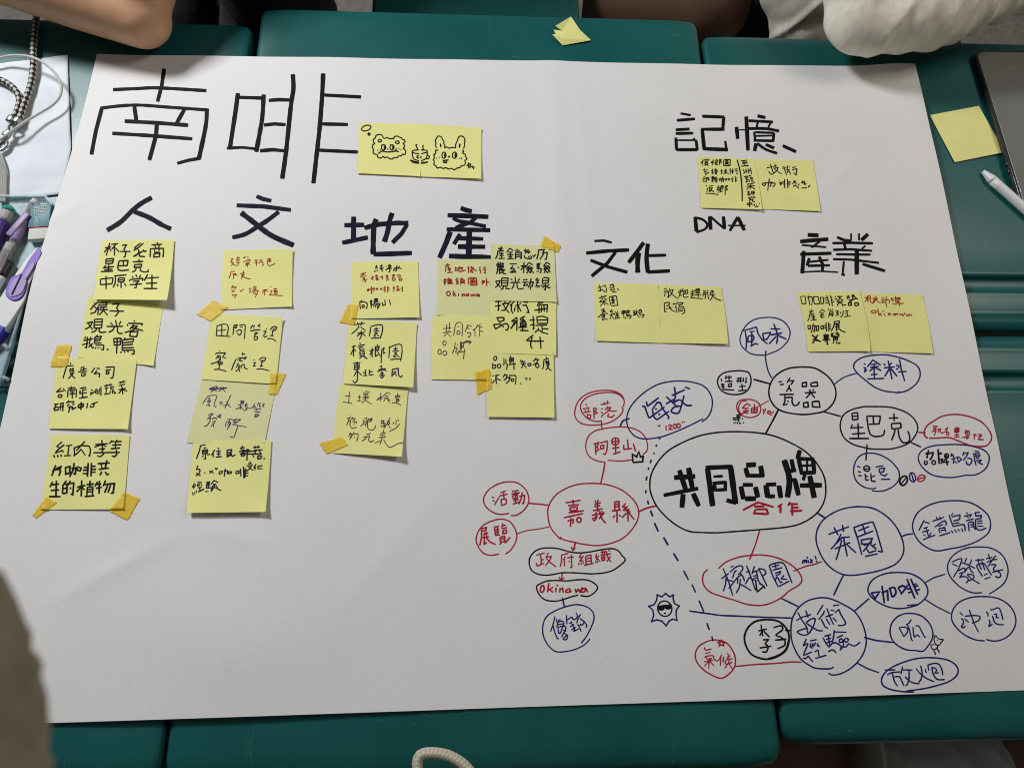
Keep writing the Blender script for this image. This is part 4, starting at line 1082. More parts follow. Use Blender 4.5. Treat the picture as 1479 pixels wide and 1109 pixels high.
n6.w(R(298, 460, 408, 1232), 12, 'dknavy', '''175 105 160 280; s 180 120 270 90 340 105 355 170 330 290; 250 95 250 290; 165 195 325 185; 150 275 390 290; 445 105 430 265; 445 110 500 100 485 150 450 150; 450 130 490 125; 530 110 600 95 630 110 625 200 615 330; 545 135 590 130; s 475 210 540 180 570 190 560 240 530 270 500 230; 750 105 710 165; 740 120 790 115; 875 85 835 120 875 130; d 765 150; w15 720 200 790 185 875 180; 720 185 720 210;
790 225 770 330; 790 225 830 230 780 270; s 770 290 830 295 815 340 770 340; d 970 165; s 920 210 965 205 925 280 940 300 990 280; s 1030 185 1080 130 1140 140 1110 190 1060 200; 1080 180 1060 280; 1075 165 1110 160; 1030 275 1085 280; s 985 330 1060 325 1130 370; d 215 525; 145 580 160 560 310 555 270 610; 170 605 230 610; s 150 650 200 600 230 620 190 690 70 735; 190 620 240 680; 255 620 320 640;
200 700 265 710 250 740 185 735 200 700; 225 690 200 820; s 120 825 210 820 325 855; 585 550 580 590; 580 580 625 570; s 515 635 600 635 650 625 610 660; 485 650 440 740 405 835; 545 650 540 690 590 690; 500 665 570 660; 520 710 480 800; s 495 755 545 760 520 820 470 855; 510 770 545 865; 570 750 560 810; s 575 760 610 740 620 800 670 815; d 770 670; 760 720 795 710 760 770 800 765; s 850 670 900 630 960 640 930 690 870 690; 910 660 880 790; 870 765 915 765; s 810 820 900 815 1020 845''')
n8 = Note([(279.6, 634.6), (391.8, 635.6), (383.3, 739), (270, 740.5)], 1.4, (4.0, 5.0, 1.0), 'sticky note with three lines and a struck out word, bottom of the second column', bow=(-1, 1))
r = R(250, 620, 430, 1479)
n8.w(r, 12, 'dknavy', '''315 195 385 180; 325 195 310 260 275 350; 360 225 395 215; 345 250 350 290 405 280 410 240 345 250; 350 265 405 262; 380 285 385 350 360 345; 360 305 345 325; 400 300 440 295; 495 240 455 305; 475 280 475 330; 530 215 545 235; 510 260 565 255; 515 290 565 285; 540 245 540 325; 505 328 575 322; 640 245 695 238 690 270 645 275; 640 245 640 330; 635 330 690 300; 645 300 700 290; 680 275 700 320 740 300;
815 190 825 210; 790 220 850 215; 800 235 860 250; 780 262 970 255; 810 280 810 315 845 310 848 280 810 280; 880 230 875 370; 865 240 900 240 885 270; 790 290 1050 290; 950 215 1030 205; 970 195 975 225; 1010 190 1000 220; 960 245 1060 240; 990 240 960 300; 1010 240 1050 290; 940 300 960 330; 1005 310 1005 350 1040 345 1050 315 1005 310; d 1080 345;
w10 295 425 275 475 315 470 320 490 305 500; 275 515 325 550; 320 510 270 550; 370 510 382 520; 430 490 480 520; 475 485 430 520; 500 455 510 475 530 455; w10 548 500 545 530 580 520 585 495 548 500; 600 490 650 490 640 530; 620 465 605 560; w10 660 500 660 525 690 520 695 500 660 500; w10 745 495 745 525 775 520 780 492 745 495; 800 465 805 560; 780 490 800 488; 780 515 800 515; 835 440 840 580; w16 858 460 850 575; 840 490 890 490; 840 520 895 515; 845 545 890 550;
w10 905 380 930 405 890 405; w10 870 430 950 425; w10 930 430 900 475 870 490; w10 890 440 950 485; 985 410 955 460; 975 440 970 480; w10 1010 425 1005 465 1060 465; w10 1010 440 1060 425; w9 255 635 230 680 260 680; w9 270 650 240 700; 230 745 240 780; w9 255 740 258 765; w9 275 720 275 750; 290 625 340 630; 290 645 290 675; 310 640 305 670; 330 650 340 665; 290 690 340 685; 315 690 320 735; 295 740 370 705;
400 625 395 700; 400 625 440 620; 400 645 440 640; 400 665 440 662; 420 625 418 690; 395 695 460 690 450 740; 385 725 395 745; 410 725 415 740; 490 600 450 650; 490 605 535 630; 475 650 515 648; 470 665 465 690 490 688 492 665 470 665; 505 665 530 690; 480 690 460 725; 500 690 570 725''')
# ---- column 3
n9 = Note([(507.9, 378.1), (603.9, 377.6), (606, 458.2), (507, 460.3)], 0, (0.4, 2.6, 0.5), 'sticky note with black and red lines under the third navy heading')
r = R(480, 370, 640, 1479)
r = R(508, 376, 610, 1347)
n9.w(r, 14, 'blackpen', '''480 90 455 130 490 130 450 165; 430 200 445 230; 455 190 465 210; 485 180 490 210; 530 115 590 95; 545 130 540 165 595 155 600 130; 570 80 570 190 600 210; 655 110 665 125; 645 195 690 150; 740 75 690 105; 700 110 760 100; 690 140 755 125; 670 165 770 150; 725 110 725 225 700 215; 860 95 850 205 830 195; 800 155 835 150 790 205; 920 115 870 150; 860 150 960 155;
200 755 165 790; 150 790 165 930; 155 800 240 790 295 820 295 880 270 925; 195 855 200 900 235 895 235 855 195 855; 345 770 385 765 370 810 395 845 355 860; 355 770 375 915; 430 735 490 730 485 775 440 785 430 735; 440 755 485 752; 410 800 510 790; 440 805 410 880; 440 840 540 820 510 905; 470 840 440 900; 500 840 490 930; 630 745 640 850; 580 795 590 860 640 850; 715 750 740 850''')
n9.w(r, 12, 'red_note', '''165 270 275 235; 215 225 215 320; 210 280 160 325; 225 265 280 310; 200 340 245 330 225 365; 190 385 300 360; 240 355 265 400 235 415; 370 330 425 315; 395 300 405 380; 400 335 370 360; 440 300 500 290; 470 270 470 320; 450 330 500 325 495 355 455 355; 465 380 525 365; 540 320 595 310; 580 290 590 365; 555 335 565 350; 680 275 650 300 690 300; 700 290 655 335 695 330; 655 370 660 390; 675 350 680 385; 700 350 710 380;
765 285 825 275; 795 260 795 305; 765 310 825 300; 775 335 780 385 825 380 825 340 775 335; 895 270 860 300; 895 270 940 300; 880 320 930 312; 900 345 905 385 955 380 955 345 900 345; w15 295 560 305 585 330 570 325 545 295 560; w15 345 555 430 530 415 590; w15 375 500 375 640; w15 e 480 545 16 10; w15 e 560 545 12 10; 595 530 640 520; w15 635 490 630 605; 600 570 640 560; w15 685 490 685 610; 685 530 715 525; 690 560 720 555;
780 535 830 525; w15 800 490 805 600; 850 505 900 500; 870 480 870 520; 855 540 900 535 895 560 855 560; 850 580 920 570; 925 540 980 525; 965 495 970 590 945 585''')
n11 = Note([(490.6, 555), (589.5, 561), (580.4, 659.3), (478.7, 653.9)], 0, (0.3, 6.0, 1.0), 'bottom note of the third column, thin pen lines ending in a long tail')
r = R(450, 550, 610, 1479)
n11.w(r, 8.5, 'brown', '''440 205 525 195; 505 140 495 290; 418 280 540 300; d 730 130; 690 155 780 150; 620 215 660 210; 640 190 635 265; 610 270 665 260; 690 180 760 175; 700 165 700 200; 740 165 740 200; 690 215 770 210; 720 180 720 240; 680 235 760 230; 730 240 670 295; 710 250 750 280 800 310; 865 260 960 200; 925 160 915 270; 905 220 875 250; 925 220 945 245; 1010 150 960 200; 1010 150 1050 175; 985 200 1020 198; 970 225 1030 220; 985 235 960 275; 1010 230 1040 290; 1000 240 1050 255;
1110 205 1185 195; 1150 165 1145 225; 1140 200 1110 230; 1155 205 1185 220; 1130 235 1130 275 1165 272 1165 240 1130 235; 1130 255 1165 255; 1075 290 1130 290 1195 325; 520 465 525 475; 475 500 525 490; 500 500 490 540 465 590; 495 530 520 525 510 580; 555 480 530 510; 540 505 590 500; 540 540 605 545 590 570; 570 510 565 590; s 515 540 515 600 545 632 605 615; 700 510 690 570 650 610; 705 505 735 490 740 540 715 610; 700 545 735 540; 695 575 730 570; w13 770 510 805 500 800 530 765 545; w13 785 500 783 540; s 760 500 745 600 770 650 820 655 850 620 852 590;
940 520 925 560; 935 540 975 530; 960 520 955 590; 925 565 985 560; 930 590 930 610 985 600; 975 570 965 640; 1000 545 1040 535 1035 575; 985 580 1050 570; 1045 490 1015 560 975 620; 1020 580 1055 635; 1130 520 1125 590; 1105 550 1080 575; 1150 510 1160 540; 1175 570 1140 620 1040 675; 520 685 495 740; 505 720 540 700 530 750 505 780; 505 745 530 740; 570 680 545 730; 560 710 620 700 620 750 600 805; 570 740 580 760; 730 715 790 700; 690 750 780 735; 740 740 720 770 670 805; s 775 740 760 790 790 815 830 790;
965 655 950 700; 920 700 990 690; 910 725 980 715; 895 755 990 745; 950 740 930 780; 935 790 910 850; 940 790 840 830; s 960 780 1000 850 1045 885 1100 865 1160 835 1220 825''')
n10 = Note([(503.8, 460.5), (602.3, 466.2), (596.8, 559.3), (495.7, 553.9)], 1.4, (0.6, 4.5, 0.3), 'sticky note with three dark lines, middle one of the third column')
r = R(460, 450, 620, 1479)
n10.w(r, 11, 'dknavy', '''475 175 620 155; 520 145 535 190; 580 130 565 190; 545 195 500 250 440 300; 560 205 630 255; 515 290 620 275; 570 250 570 330 545 375; 560 290 515 330; 575 290 630 325; 695 205 690 260 678 330; s 700 200 780 178 850 185 850 270 825 355; 700 355 825 352; 740 235 800 225; 770 205 770 250; 735 262 810 255; 745 285 790 280; 770 280 745 320; 770 290 805 330; 735 330 770 325;
445 475 500 455; 470 445 465 600; 465 500 430 575; 475 500 500 530; 550 410 560 430; 525 455 620 440; 530 480 600 470; 560 465 550 500; 545 510 615 500; 550 530 610 525; 550 530 555 590 610 585 610 525; 560 560 605 555; 580 600 545 625; w15 600 595 650 630; 680 525 740 510; 715 480 715 610; 710 530 685 580; 780 435 790 450; 755 470 810 462 800 510 755 515; 760 490 800 488; 758 470 760 595 800 575; 780 520 830 600; 845 500 835 690; 845 495 880 485 860 525 885 550 855 560;
945 460 945 550 938 620; s 945 480 1040 440 1105 445 1115 540 1095 660; 955 640 1095 630; 1000 500 1060 490; 1030 470 1030 520; 985 530 1075 520; 1010 550 1050 545; 1040 550 1000 600; 1030 565 1080 610; 1000 610 1040 600; 460 690 560 680; 480 710 480 775 540 765 545 705 480 710; 480 740 545 735; s 515 665 520 880 505 935 480 950 455 915; 510 790 475 860; 525 800 575 850; 630 770 625 860; 595 820 630 805; 595 855 650 850; 680 770 675 845 735 840; 680 810 725 795;
850 720 815 735; 795 775 900 760; 845 735 845 820; 840 775 785 805; 855 770 910 790; 820 825 865 815 845 850; 835 840 865 865 850 885 820 870; 805 850 890 850; 985 770 980 870; 985 770 1065 755 1065 800 1070 850 1095 875 1125 850; 1040 790 990 850; 1000 795 1045 860''')
# ---- column 4
n12 = Note([(632.3, 374.9), (724, 374), (722, 457), (630.7, 455)], 0, (0.3, 0, 0), 'pale sticky note with red writing under the fourth navy heading', 'note_pale')
r = R(610, 370, 730, 1479)
n12.w(r, 15, 'red_note', '''440 130 450 150; 410 165 490 150; 405 185 480 180; 420 200 410 280; 470 195 450 230; 450 225 510 220; 455 250 510 245; 485 205 485 285; 445 295 545 285; 575 215 610 210; 595 190 595 270; 575 260 620 245; 620 215 720 200 705 235 690 225; 665 180 665 250; 635 205 635 265 680 275 770 245; 810 180 820 200; 800 215 840 210; 825 215 820 290 805 285; 815 240 840 240; 880 180 860 210; 865 210 920 200; 870 230 855 290; 900 215 880 235; 905 225 965 265; 880 240 885 290 910 280; 900 240 940 240;
1035 190 1010 215; 1035 225 1010 255; 1030 245 1035 300; 1080 205 1135 195; 1075 240 1140 232; 1115 240 1120 300 1095 290; w19 375 430 430 420; w19 400 395 400 500 385 495; w19 375 475 430 450; w19 470 385 445 430; 455 415 455 495; 460 420 530 415; w19 490 400 495 490; 460 445 530 440; 460 470 535 465; 455 495 550 480; w19 620 390 595 430; 620 390 640 405; 600 435 645 430; 600 460 645 455; w19 620 430 620 490; 595 495 650 485; 665 395 675 415; 700 385 695 420; 725 390 715 410; 670 430 745 425 745 500; 680 430 685 510; 685 455 740 450; 685 475 740 470;
815 400 825 505; w19 815 400 870 385 960 390 970 510; 850 420 930 415; 860 440 900 440 900 460 860 460 860 440; 845 485 915 480; 915 400 940 490; 950 440 920 480; w19 850 515 970 510; 1080 430 1055 465; 1070 445 1110 440 1090 475 1055 495; 1075 460 1090 470; 1140 395 1145 530; 1145 455 1190 465; d 1215 485; e 465 665 33 38; 550 610 550 715; 590 650 555 680; 565 675 600 715; 640 665 645 710; 705 670 710 715 730 670 750 675 755 712; 820 670 785 675 780 705 815 700 820 670 830 710; 860 670 880 710 900 680 925 710 945 665; 1010 680 975 680 965 705 995 710 1010 680 1020 725''')
n13 = Note([(625, 454.6), (718, 456.5), (715, 549), (622.4, 547.7)], 1.0, (0.5, 0.5, 0), 'sticky note with two faint pen lines and a scribble, under the pale red note')
r = R(610, 440, 730, 1109)
n13.w(r, 8, 'brown', '''275 320 385 310; 325 265 320 370; 365 235 355 365; 270 375 385 360; 330 380 285 425; 330 380 380 430; 440 270 430 340 415 415; s 440 275 460 245 490 235 520 245 535 280 530 420; 470 290 490 295; e 482 372 20 26; 610 265 570 360; 600 270 660 290; 600 310 630 320; 590 380 640 372 650 395 620 440 605 420; 740 265 720 310 670 345; 700 335 705 425; 780 255 740 295; 755 290 800 300; 765 300 765 425; 770 345 810 365;
e 295 512 22 30; e 230 628 22 32; e 300 645 26 30; 440 500 430 580 400 650; 465 530 470 545; 435 575 465 575; 465 580 440 640; 515 485 505 560; 500 520 555 500 545 570 500 565; 525 500 520 590 470 640; w20 560 505 590 490 650 495; 620 525 655 495; 455 640 570 620; 565 590 548 725; 460 640 480 680; w14 530 540 510 590''')
n14 = Note([(709.4, 352.3), (800.3, 355.2), (804, 436), (708, 434)], 1.6, (0.2, 1.4, 0.6), 'pale note with three bold black lines, topmost of the right-hand stack', 'note_pale')
r = R(690, 340, 830, 1479)
n14.w(r, 14, 'blackpen', '''350 170 365 180; 310 200 385 195; 330 205 350 225; 370 205 340 235; 300 240 400 235; 305 240 300 300 270 360; 335 255 325 280; 330 280 395 275; 330 310 395 305; 362 255 362 350; 315 355 410 350; 490 195 440 260; 490 195 545 235; 465 260 530 255; 450 295 540 290; 498 260 495 355; 470 315 480 335; 525 310 510 335; 450 360 550 355; 600 205 600 250; 570 225 580 245; 635 220 620 245; 575 265 575 365; 575 265 665 255 665 350 645 345; 580 295 660 290; 578 325 660 320;
740 205 710 235 740 240; 775 215 720 275; 775 240 795 245 770 280; 710 300 720 345 770 355 820 355; 770 320 790 340; 800 310 830 350; 735 260 780 255; 835 300 850 325 885 290; 920 225 1030 215; 930 225 920 300 900 365; 975 265 1065 260 1040 370 1020 360; 1005 230 1000 290 945 370; 280 445 400 435; 310 405 305 470 390 465; 345 400 345 470; 380 410 385 470; 285 470 400 468; 300 490 400 485; 300 490 300 540 285 590; 320 510 390 508; 310 530 420 525; 335 530 330 580 370 565; 365 535 390 580 435 590; 410 530 380 555;
w10 485 435 600 435; 540 460 500 510 560 505; 570 520 490 565 580 560; 560 530 585 570; 610 480 630 500; 655 465 740 460; 705 405 700 575; 695 465 660 530; 715 470 740 500; 775 415 735 480; 775 415 840 450; 755 475 810 470; 755 495 750 520 785 518 785 495 755 495; 800 495 830 490 825 520 800 520 800 495; 775 525 745 580; 775 535 800 575; 820 525 800 580; 820 535 855 580;
905 430 905 510; 905 430 960 425; 905 455 950 450; 905 480 950 475; 930 430 928 505; 905 510 970 505 960 570 945 560; 900 545 905 560; 925 535 930 550; 1050 410 1000 470; 1050 410 1105 445; 1015 470 1085 465; 1015 490 1012 520 1045 515 1045 490 1015 490; 1065 485 1100 480 1095 515 1065 515 1065 485; 1035 525 1010 580; 1035 530 1060 570; 1085 525 1065 580; 1085 530 1110 570''')
n14.w(r, 14, 'blackpen', '''270 700 340 690 320 750 265 800; 275 705 300 750 355 800; 365 650 360 770; 365 650 465 650 455 770; 365 690 460 688; 362 730 458 725; 360 770 455 765; 395 770 385 810 350 830; 430 770 430 810 490 815; 570 630 575 715; 505 660 530 690; 640 660 610 695; 495 720 650 715; 555 725 545 780 515 820; 600 720 600 790 625 820 710 805; 690 680 760 672; 680 715 765 712; 725 715 700 770 760 755; 745 735 765 765; 770 720 850 710 830 780 805 770; 815 655 800 740 765 800; 805 780 800 830;
920 645 885 680 920 690; 940 670 890 730 940 720; 900 745 885 795; 915 755 918 800; 935 760 945 790; 990 650 985 740; 1000 640 1085 650 1075 725; 990 690 1075 685; 990 735 1075 725; 1035 740 1030 830 1010 820; 1030 760 985 800; 1040 770 1070 800 1110 795; 960 770 1000 760; 1090 745 1060 775''')
n15 = Note([(708, 420.7), (803.4, 424), (803.2, 512.4), (707, 510)], 2.4, (0.2, 1.5, 0.2), 'sticky note with bold black writing, middle of the right-hand stack')
r = R(690, 415, 830, 1479)
n15.w(r, 15, 'blackpen', '''265 220 370 210; 315 140 320 350 300 345; 260 290 360 275; 395 190 475 180; 415 150 415 235; 370 250 475 240 450 290 410 350 360 350; 385 255 430 330 480 390; 560 170 480 235; 560 210 490 280; s 520 260 510 340 540 400; 570 280 640 260; 605 190 615 380; 570 300 555 370; 620 280 660 370; 640 235 660 250; 700 225 765 230; 680 275 740 270 770 350 780 385 740 380; 945 210 905 285; 940 245 1000 230; 930 270 1065 265 1055 385; 935 270 935 395; 865 350 1065 320; 975 290 970 380; 1010 280 1015 370;
290 460 400 460 400 500 330 530 290 460; 240 565 270 635 365 580 350 560 240 565; s 375 570 430 550 470 590 450 650 420 645; 375 575 395 610; 600 455 510 520 600 510; 600 510 500 630; 560 530 510 630; 600 460 595 660; 720 440 640 480; 640 500 720 500; 690 460 685 650; 650 530 730 520 740 580 650 590 650 530; 650 560 740 555; 620 610 750 605; 640 655 775 660; 790 500 870 495; 845 435 855 640 835 630; 800 575 870 565; 900 450 910 550; 900 450 990 440 1070 470 1060 555; 910 500 1065 495; 915 550 1060 550; 880 580 1060 575; 980 590 985 670; 985 630 1080 635; 920 620 930 640 870 690; 930 650 990 690 1075 710;
850 725 740 810 850 820 1010 820; s 830 760 805 870 830 935; 950 750 965 935''')
n16 = Note([(703.2, 506.4), (799.5, 508), (800.7, 602.7), (703.2, 602)], 3.2, (0.8, 1.6, 0.6), 'bottom note of the right-hand stack, two dark pen lines and drawn tears')
r = R(680, 500, 820, 1479)
n16.w(r, 13, 'dknavy', '''e 372 185 22 33 10; 335 255 330 345; 335 290 380 285 375 330 335 340; e 430 300 28 28; 505 180 505 250; 535 195 535 230; 500 250 550 245; 505 260 500 290; 530 275 560 275 545 360; 605 140 600 180; 590 185 590 235 650 230 650 180 590 185; 590 210 650 205; 620 185 620 240; 610 240 585 290; 580 280 690 265; 655 245 660 360; 760 205 765 235 800 225; 770 240 830 230; 760 270 845 262; 800 240 800 280 770 335; 810 285 850 330; 870 265 875 300 915 295 915 262 870 265;
1000 175 950 235; 985 205 1030 200 1010 250 945 285; e 1015 295 26 30; 1150 160 1155 185; 1115 205 1190 190; 1115 205 1110 290 1095 350; 1150 215 1150 255 1185 252 1185 215; 1135 235 1200 230; 1150 270 1195 265 1175 320 1145 360; 1155 280 1190 340 1230 375; 325 455 435 435; 400 440 370 500 330 565; 385 490 390 575; 395 490 455 520; 520 420 500 460 490 475; 515 440 555 440 540 490 500 520; 550 470 570 480; 560 480 600 480 580 530 535 570; 600 430 590 480; 600 445 685 445 690 500 680 585; e 637 515 20 20; d 762 570; w11 820 490 870 488; w11 845 490 845 520; w11 885 490 920 490; w11 903 490 903 520''')
# ---- pairs
r = R(510, 170, 710, 1479)
g1 = Note([(519, 177.5), (608, 179.8), (606.9, 254.7), (516, 250.3)], 0, (1.6, 1.0, 0), 'sticky note with a drawn fluffy bear face and half a coffee cup')
g1.w(r, 9, 'blackpen', '''e 140 113 52 28 -15; w12 e 170 178 10 10; s 218 265 215 235 240 215 245 190 280 180 310 190 322 220; s 322 222 340 222 365 214 390 228 415 222 435 230; s 435 230 440 205 470 198 500 212; s 500 212 520 218 525 235; s 525 237 550 240 552 265 530 277; s 530 277 548 295 545 320 530 330; s 530 330 555 345 562 375 550 395 525 390; s 525 390 510 410 480 410; s 480 408 470 430 440 422; s 440 422 420 440 390 440 365 418; s 365 418 340 430 320 415 300 432 265 425 258 395; s 258 395 230 390 212 370 222 345; s 222 345 205 320 210 290 235 280; s 235 280 222 270 218 262;
e 285 248 19 14; e 472 264 21 14; e 325 318 22 30; f 338 322 12 24; e 415 318 21 28; f 428 320 12 24; d 370 338; s 270 388 300 360 340 365 380 368 440 360 465 350; s 465 330 455 345 465 360 490 362; w6 d 262 350; w6 d 290 345; w6 d 275 372; w6 d 490 330; w6 d 508 345; 300 290 308 300; w6 395 285 403 297''', 'bear_doodle')
g1.w(r, 9, 'blackpen', '''s 706 385 660 382 630 365 650 350 706 346; s 630 365 635 410 650 445 706 462; s 685 285 670 295 682 320 688 345; s 610 452 660 470 706 478; s 610 458 650 482 706 490; s 706 435 682 428 684 412 706 406''', 'cup_doodle')
g2 = Note([(607.4, 179.9), (695.3, 184.2), (695, 258.2), (606.3, 255.2)], 0.3, (0.6, 3.0, 1.2), 'sticky note with a drawn fluffy rabbit face, right beside the bear note')
g2.w(r, 9, 'blackpen', '''s 895 330 880 300 885 270 878 245 890 225 905 200 930 200 945 210 955 235 970 255 968 280 980 300 975 325; f 935 298 9 22 -10; s 1095 325 1095 290 1105 265 1118 235 1130 205 1160 198 1185 215 1195 245 1188 275 1190 300 1178 335; f 1138 300 10 26 10; s 975 325 1000 315 1030 328 1060 318 1095 325;
s 910 345 880 355 885 380; s 885 380 862 400 870 425; s 870 425 858 450 870 475; s 870 475 860 500 885 515; s 885 515 900 540 935 530 960 545 990 535 1020 550 1050 542 1080 558 1110 540 1140 535; s 1140 535 1160 515 1190 510; s 1190 510 1200 480 1190 460; s 1190 460 1215 440 1195 412; s 1195 412 1202 395 1172 380 1180 358 1165 345;
e 970 402 22 32; f 982 404 11 24; e 1083 402 24 32; f 1094 404 12 24; w14 d 1025 418; s 955 458 990 455 1020 452; 965 458 968 482 998 482 1000 456; 982 457 982 482; w6 d 890 435; w6 d 920 425; w6 d 1135 435; w6 d 1158 430; w6 d 1158 443; l 1232 480 1240 500 1258 495 1250 512 1265 530 1245 525 1235 540 1232 515 1218 510 1232 500 1232 480; 1275 515 1280 530 1290 528 1283 540 1288 552; 1268 520 1290 545''', 'rabbit_doodle')
g2.w(r, 9, 'blackpen', '''s 726 346 790 352 792 370 726 386; s 726 462 775 440 790 400 793 370; s 795 405 815 415 805 440 770 440; s 755 295 742 310 750 330 735 355; s 726 478 770 478 800 472; s 726 490 780 482 800 470; s 724 408 724 430 718 434''', 'cup_doodle')
r = R(960, 150, 1200, 1365)
k2 = Note([(1087, 229.5), (1174.5, 231.8), (1185.4, 305), (1098, 302)], 0, (0.3, 1.5, 0.5), 'sticky note with two black lines, right one of the pair below the upper right heading')
k2.w(R(1090, 228, 1190, 1386), 15, 'blackpen', '''240 205 345 180; 315 130 350 230 378 318; s 280 270 310 320 350 332 380 315; w12 360 185 445 150; w12 405 120 415 185; 380 215 470 195 450 250 385 310; w12 400 225 480 290 545 325; w12 545 190 600 180; w12 550 215 640 200; 590 210 640 350; 655 155 668 300; w12 630 245 700 235; 670 250 650 300;
695 175 705 195; 690 260 720 335; 750 200 825 180; 745 245 855 215; w17 845 220 830 350; 780 300 830 350; 145 520 185 565 220 540 205 500 145 520; 290 410 285 480 260 655; 215 505 345 485; 325 500 320 585; s 325 530 360 500 410 520 385 570 355 575; 480 445 495 460; 500 490 520 545 545 500 500 490; 545 490 600 480;
600 425 600 605; 560 530 600 520; 655 425 665 605; 665 480 715 480; 665 515 720 510; 670 550 710 545; 770 470 820 465; 825 460 755 525; 780 480 850 520; 770 580 810 545 885 615; 895 520 870 560; 975 450 940 500 985 500; 1010 465 975 515; 1005 490 1000 540 1040 520; 935 605 1050 600; w18 1110 545 1070 595''')
k1 = Note([(1007.1, 226), (1089, 230), (1100.7, 302.6), (1012.7, 300.3)], 1, (0.5, 2.0, 0.3), 'sticky note with tiny crowded black writing and a vertical rule', bow=(0, 1.2))
k1.w(R(1005, 224, 1105, 1386), 11, 'blackpen', '''95 160 155 110; 140 80 135 215; 135 130 100 170; 200 55 205 75; 160 95 265 90 250 115; 170 125 245 120; 180 145 240 145; 175 165 240 160 240 190 185 195 175 165; 200 120 205 190; 195 200 175 215; 225 200 255 215; 300 145 365 120; 345 85 335 210; 340 135 300 170; 350 150 375 165; 400 80 410 95; 390 110 440 100 435 140 390 145;
395 110 395 195 430 190; 410 150 440 195; 475 85 470 200; 475 90 510 95 490 125 515 145 485 155; w14 555 105 555 210 685 215 690 90 560 95; 585 120 650 115; 620 100 620 140; 580 145 660 140; 595 155 595 175 645 172 645 152 595 155; 620 175 590 195; 625 178 660 195; 175 275 155 300 190 300; 165 320 205 350; 200 315 165 350; 215 330 250 365 270 345; 180 365 215 375 190 410; 210 290 235 300;
305 315 350 300; 335 280 335 385; 310 365 355 345; 385 265 395 280; 370 295 430 290; 375 320 440 315; 365 345 445 340; 400 325 385 370 430 390; 425 345 390 390; 490 325 540 310; 515 280 520 385; 495 370 545 345; 560 310 630 300; 590 275 590 325; 565 335 615 325 595 365 555 385; 575 340 660 380; 700 270 675 300; 700 300 675 335; 690 325 690 385; 710 310 755 300; 735 275 735 380; 730 320 715 350; 745 320 755 350;
770 285 835 275; 780 315 845 305; 820 310 830 380 810 370; 150 450 195 440; 165 430 170 450; 130 485 205 470; 150 500 150 530 185 528 188 500; 215 450 215 550; 215 455 260 450 235 480 270 490 240 510; 315 440 360 430; 300 460 425 445; 320 480 430 470; 330 445 330 490; 360 440 360 490; 395 435 395 485; 300 510 350 500 320 550; 330 515 350 530; 375 500 435 495; 370 525 440 520; 405 490 405 560;
465 475 475 515 510 495 500 465 465 475; 500 480 560 470 555 530 540 540; 540 435 530 490 510 550; 580 480 590 510 620 500 620 475 580 480; 640 480 650 505 680 490 670 475 640 480; 700 480 740 475; 745 430 735 550; 700 510 740 505; 790 430 790 550; 790 465 825 460; 790 490 825 488; 790 520 825 518''')
k1.w(R(1005, 224, 1105, 1386), 13, 'blackpen', '''205 605 225 625; 215 670 245 665 215 740; 195 770 300 770 450 795; 270 625 350 610; 275 630 270 740; 285 665 330 655 310 700 275 740; 290 690 370 745; 460 610 430 660 460 660; 480 640 420 705 470 700; 490 660 450 760; 500 620 550 612 545 665 500 668; 500 640 548 640; 500 620 495 740 540 720; 540 670 530 690; 590 620 585 800; 590 620 635 615 610 660 635 690 600 710;
s w18 825 95 870 250 905 450 925 700 930 925; 900 120 1030 105; 950 120 940 150 970 150; 930 175 1040 160; 980 110 985 215; 1010 130 1015 165; 905 225 1065 210; 950 280 965 295; 945 310 965 325; 955 380 985 330; 1000 275 1010 370; 1020 310 1030 330; 1045 270 1060 370; 1075 290 1085 330; 1095 255 1115 385; 965 440 1110 415; 1005 410 1010 440; 1075 400 1075 430; 985 465 1050 455; 1020 460 1020 540; 1000 500 1060 490; 995 545 1060 525;
w11 1080 455 1150 450; 1110 440 1110 460; w11 1080 475 1140 480; w11 1085 490 1075 540; w11 1110 490 1110 535; 1135 490 1150 555 1190 545; 1020 590 1150 575; 1050 570 1055 595; 1115 560 1110 590; 1010 630 1180 615; 1090 590 1100 690; 1080 635 1015 695; 1105 635 1190 685; 1030 735 1085 725; 1060 735 1030 790; 1045 765 1050 805 1085 800 1085 765 1045 765; 1105 735 1180 725; 1100 765 1185 755; 1120 735 1125 800; 1155 730 1160 810;
1110 830 1115 845; 1055 870 1060 850 1185 840 1175 865; 1085 865 1065 885; 1140 860 1160 875; 1070 900 1140 885 1130 925 1185 935; 1105 870 1065 930; 1030 970 1035 1000 1110 990 1110 955 1030 970; 1070 935 1075 1045; 1140 985 1145 1010; s 1165 975 1190 1030 1240 1030 1255 1010; 1210 990 1220 1005; d 1275 970''')
r = R(830, 330, 1070, 1479)
c1 = Note([(857.6, 408.4), (950.6, 410.6), (955.8, 495.5), (860.8, 492)], 0, (1.4, 0.6, 0.4), 'sticky note with three small black lines, left of the pair at the centre')
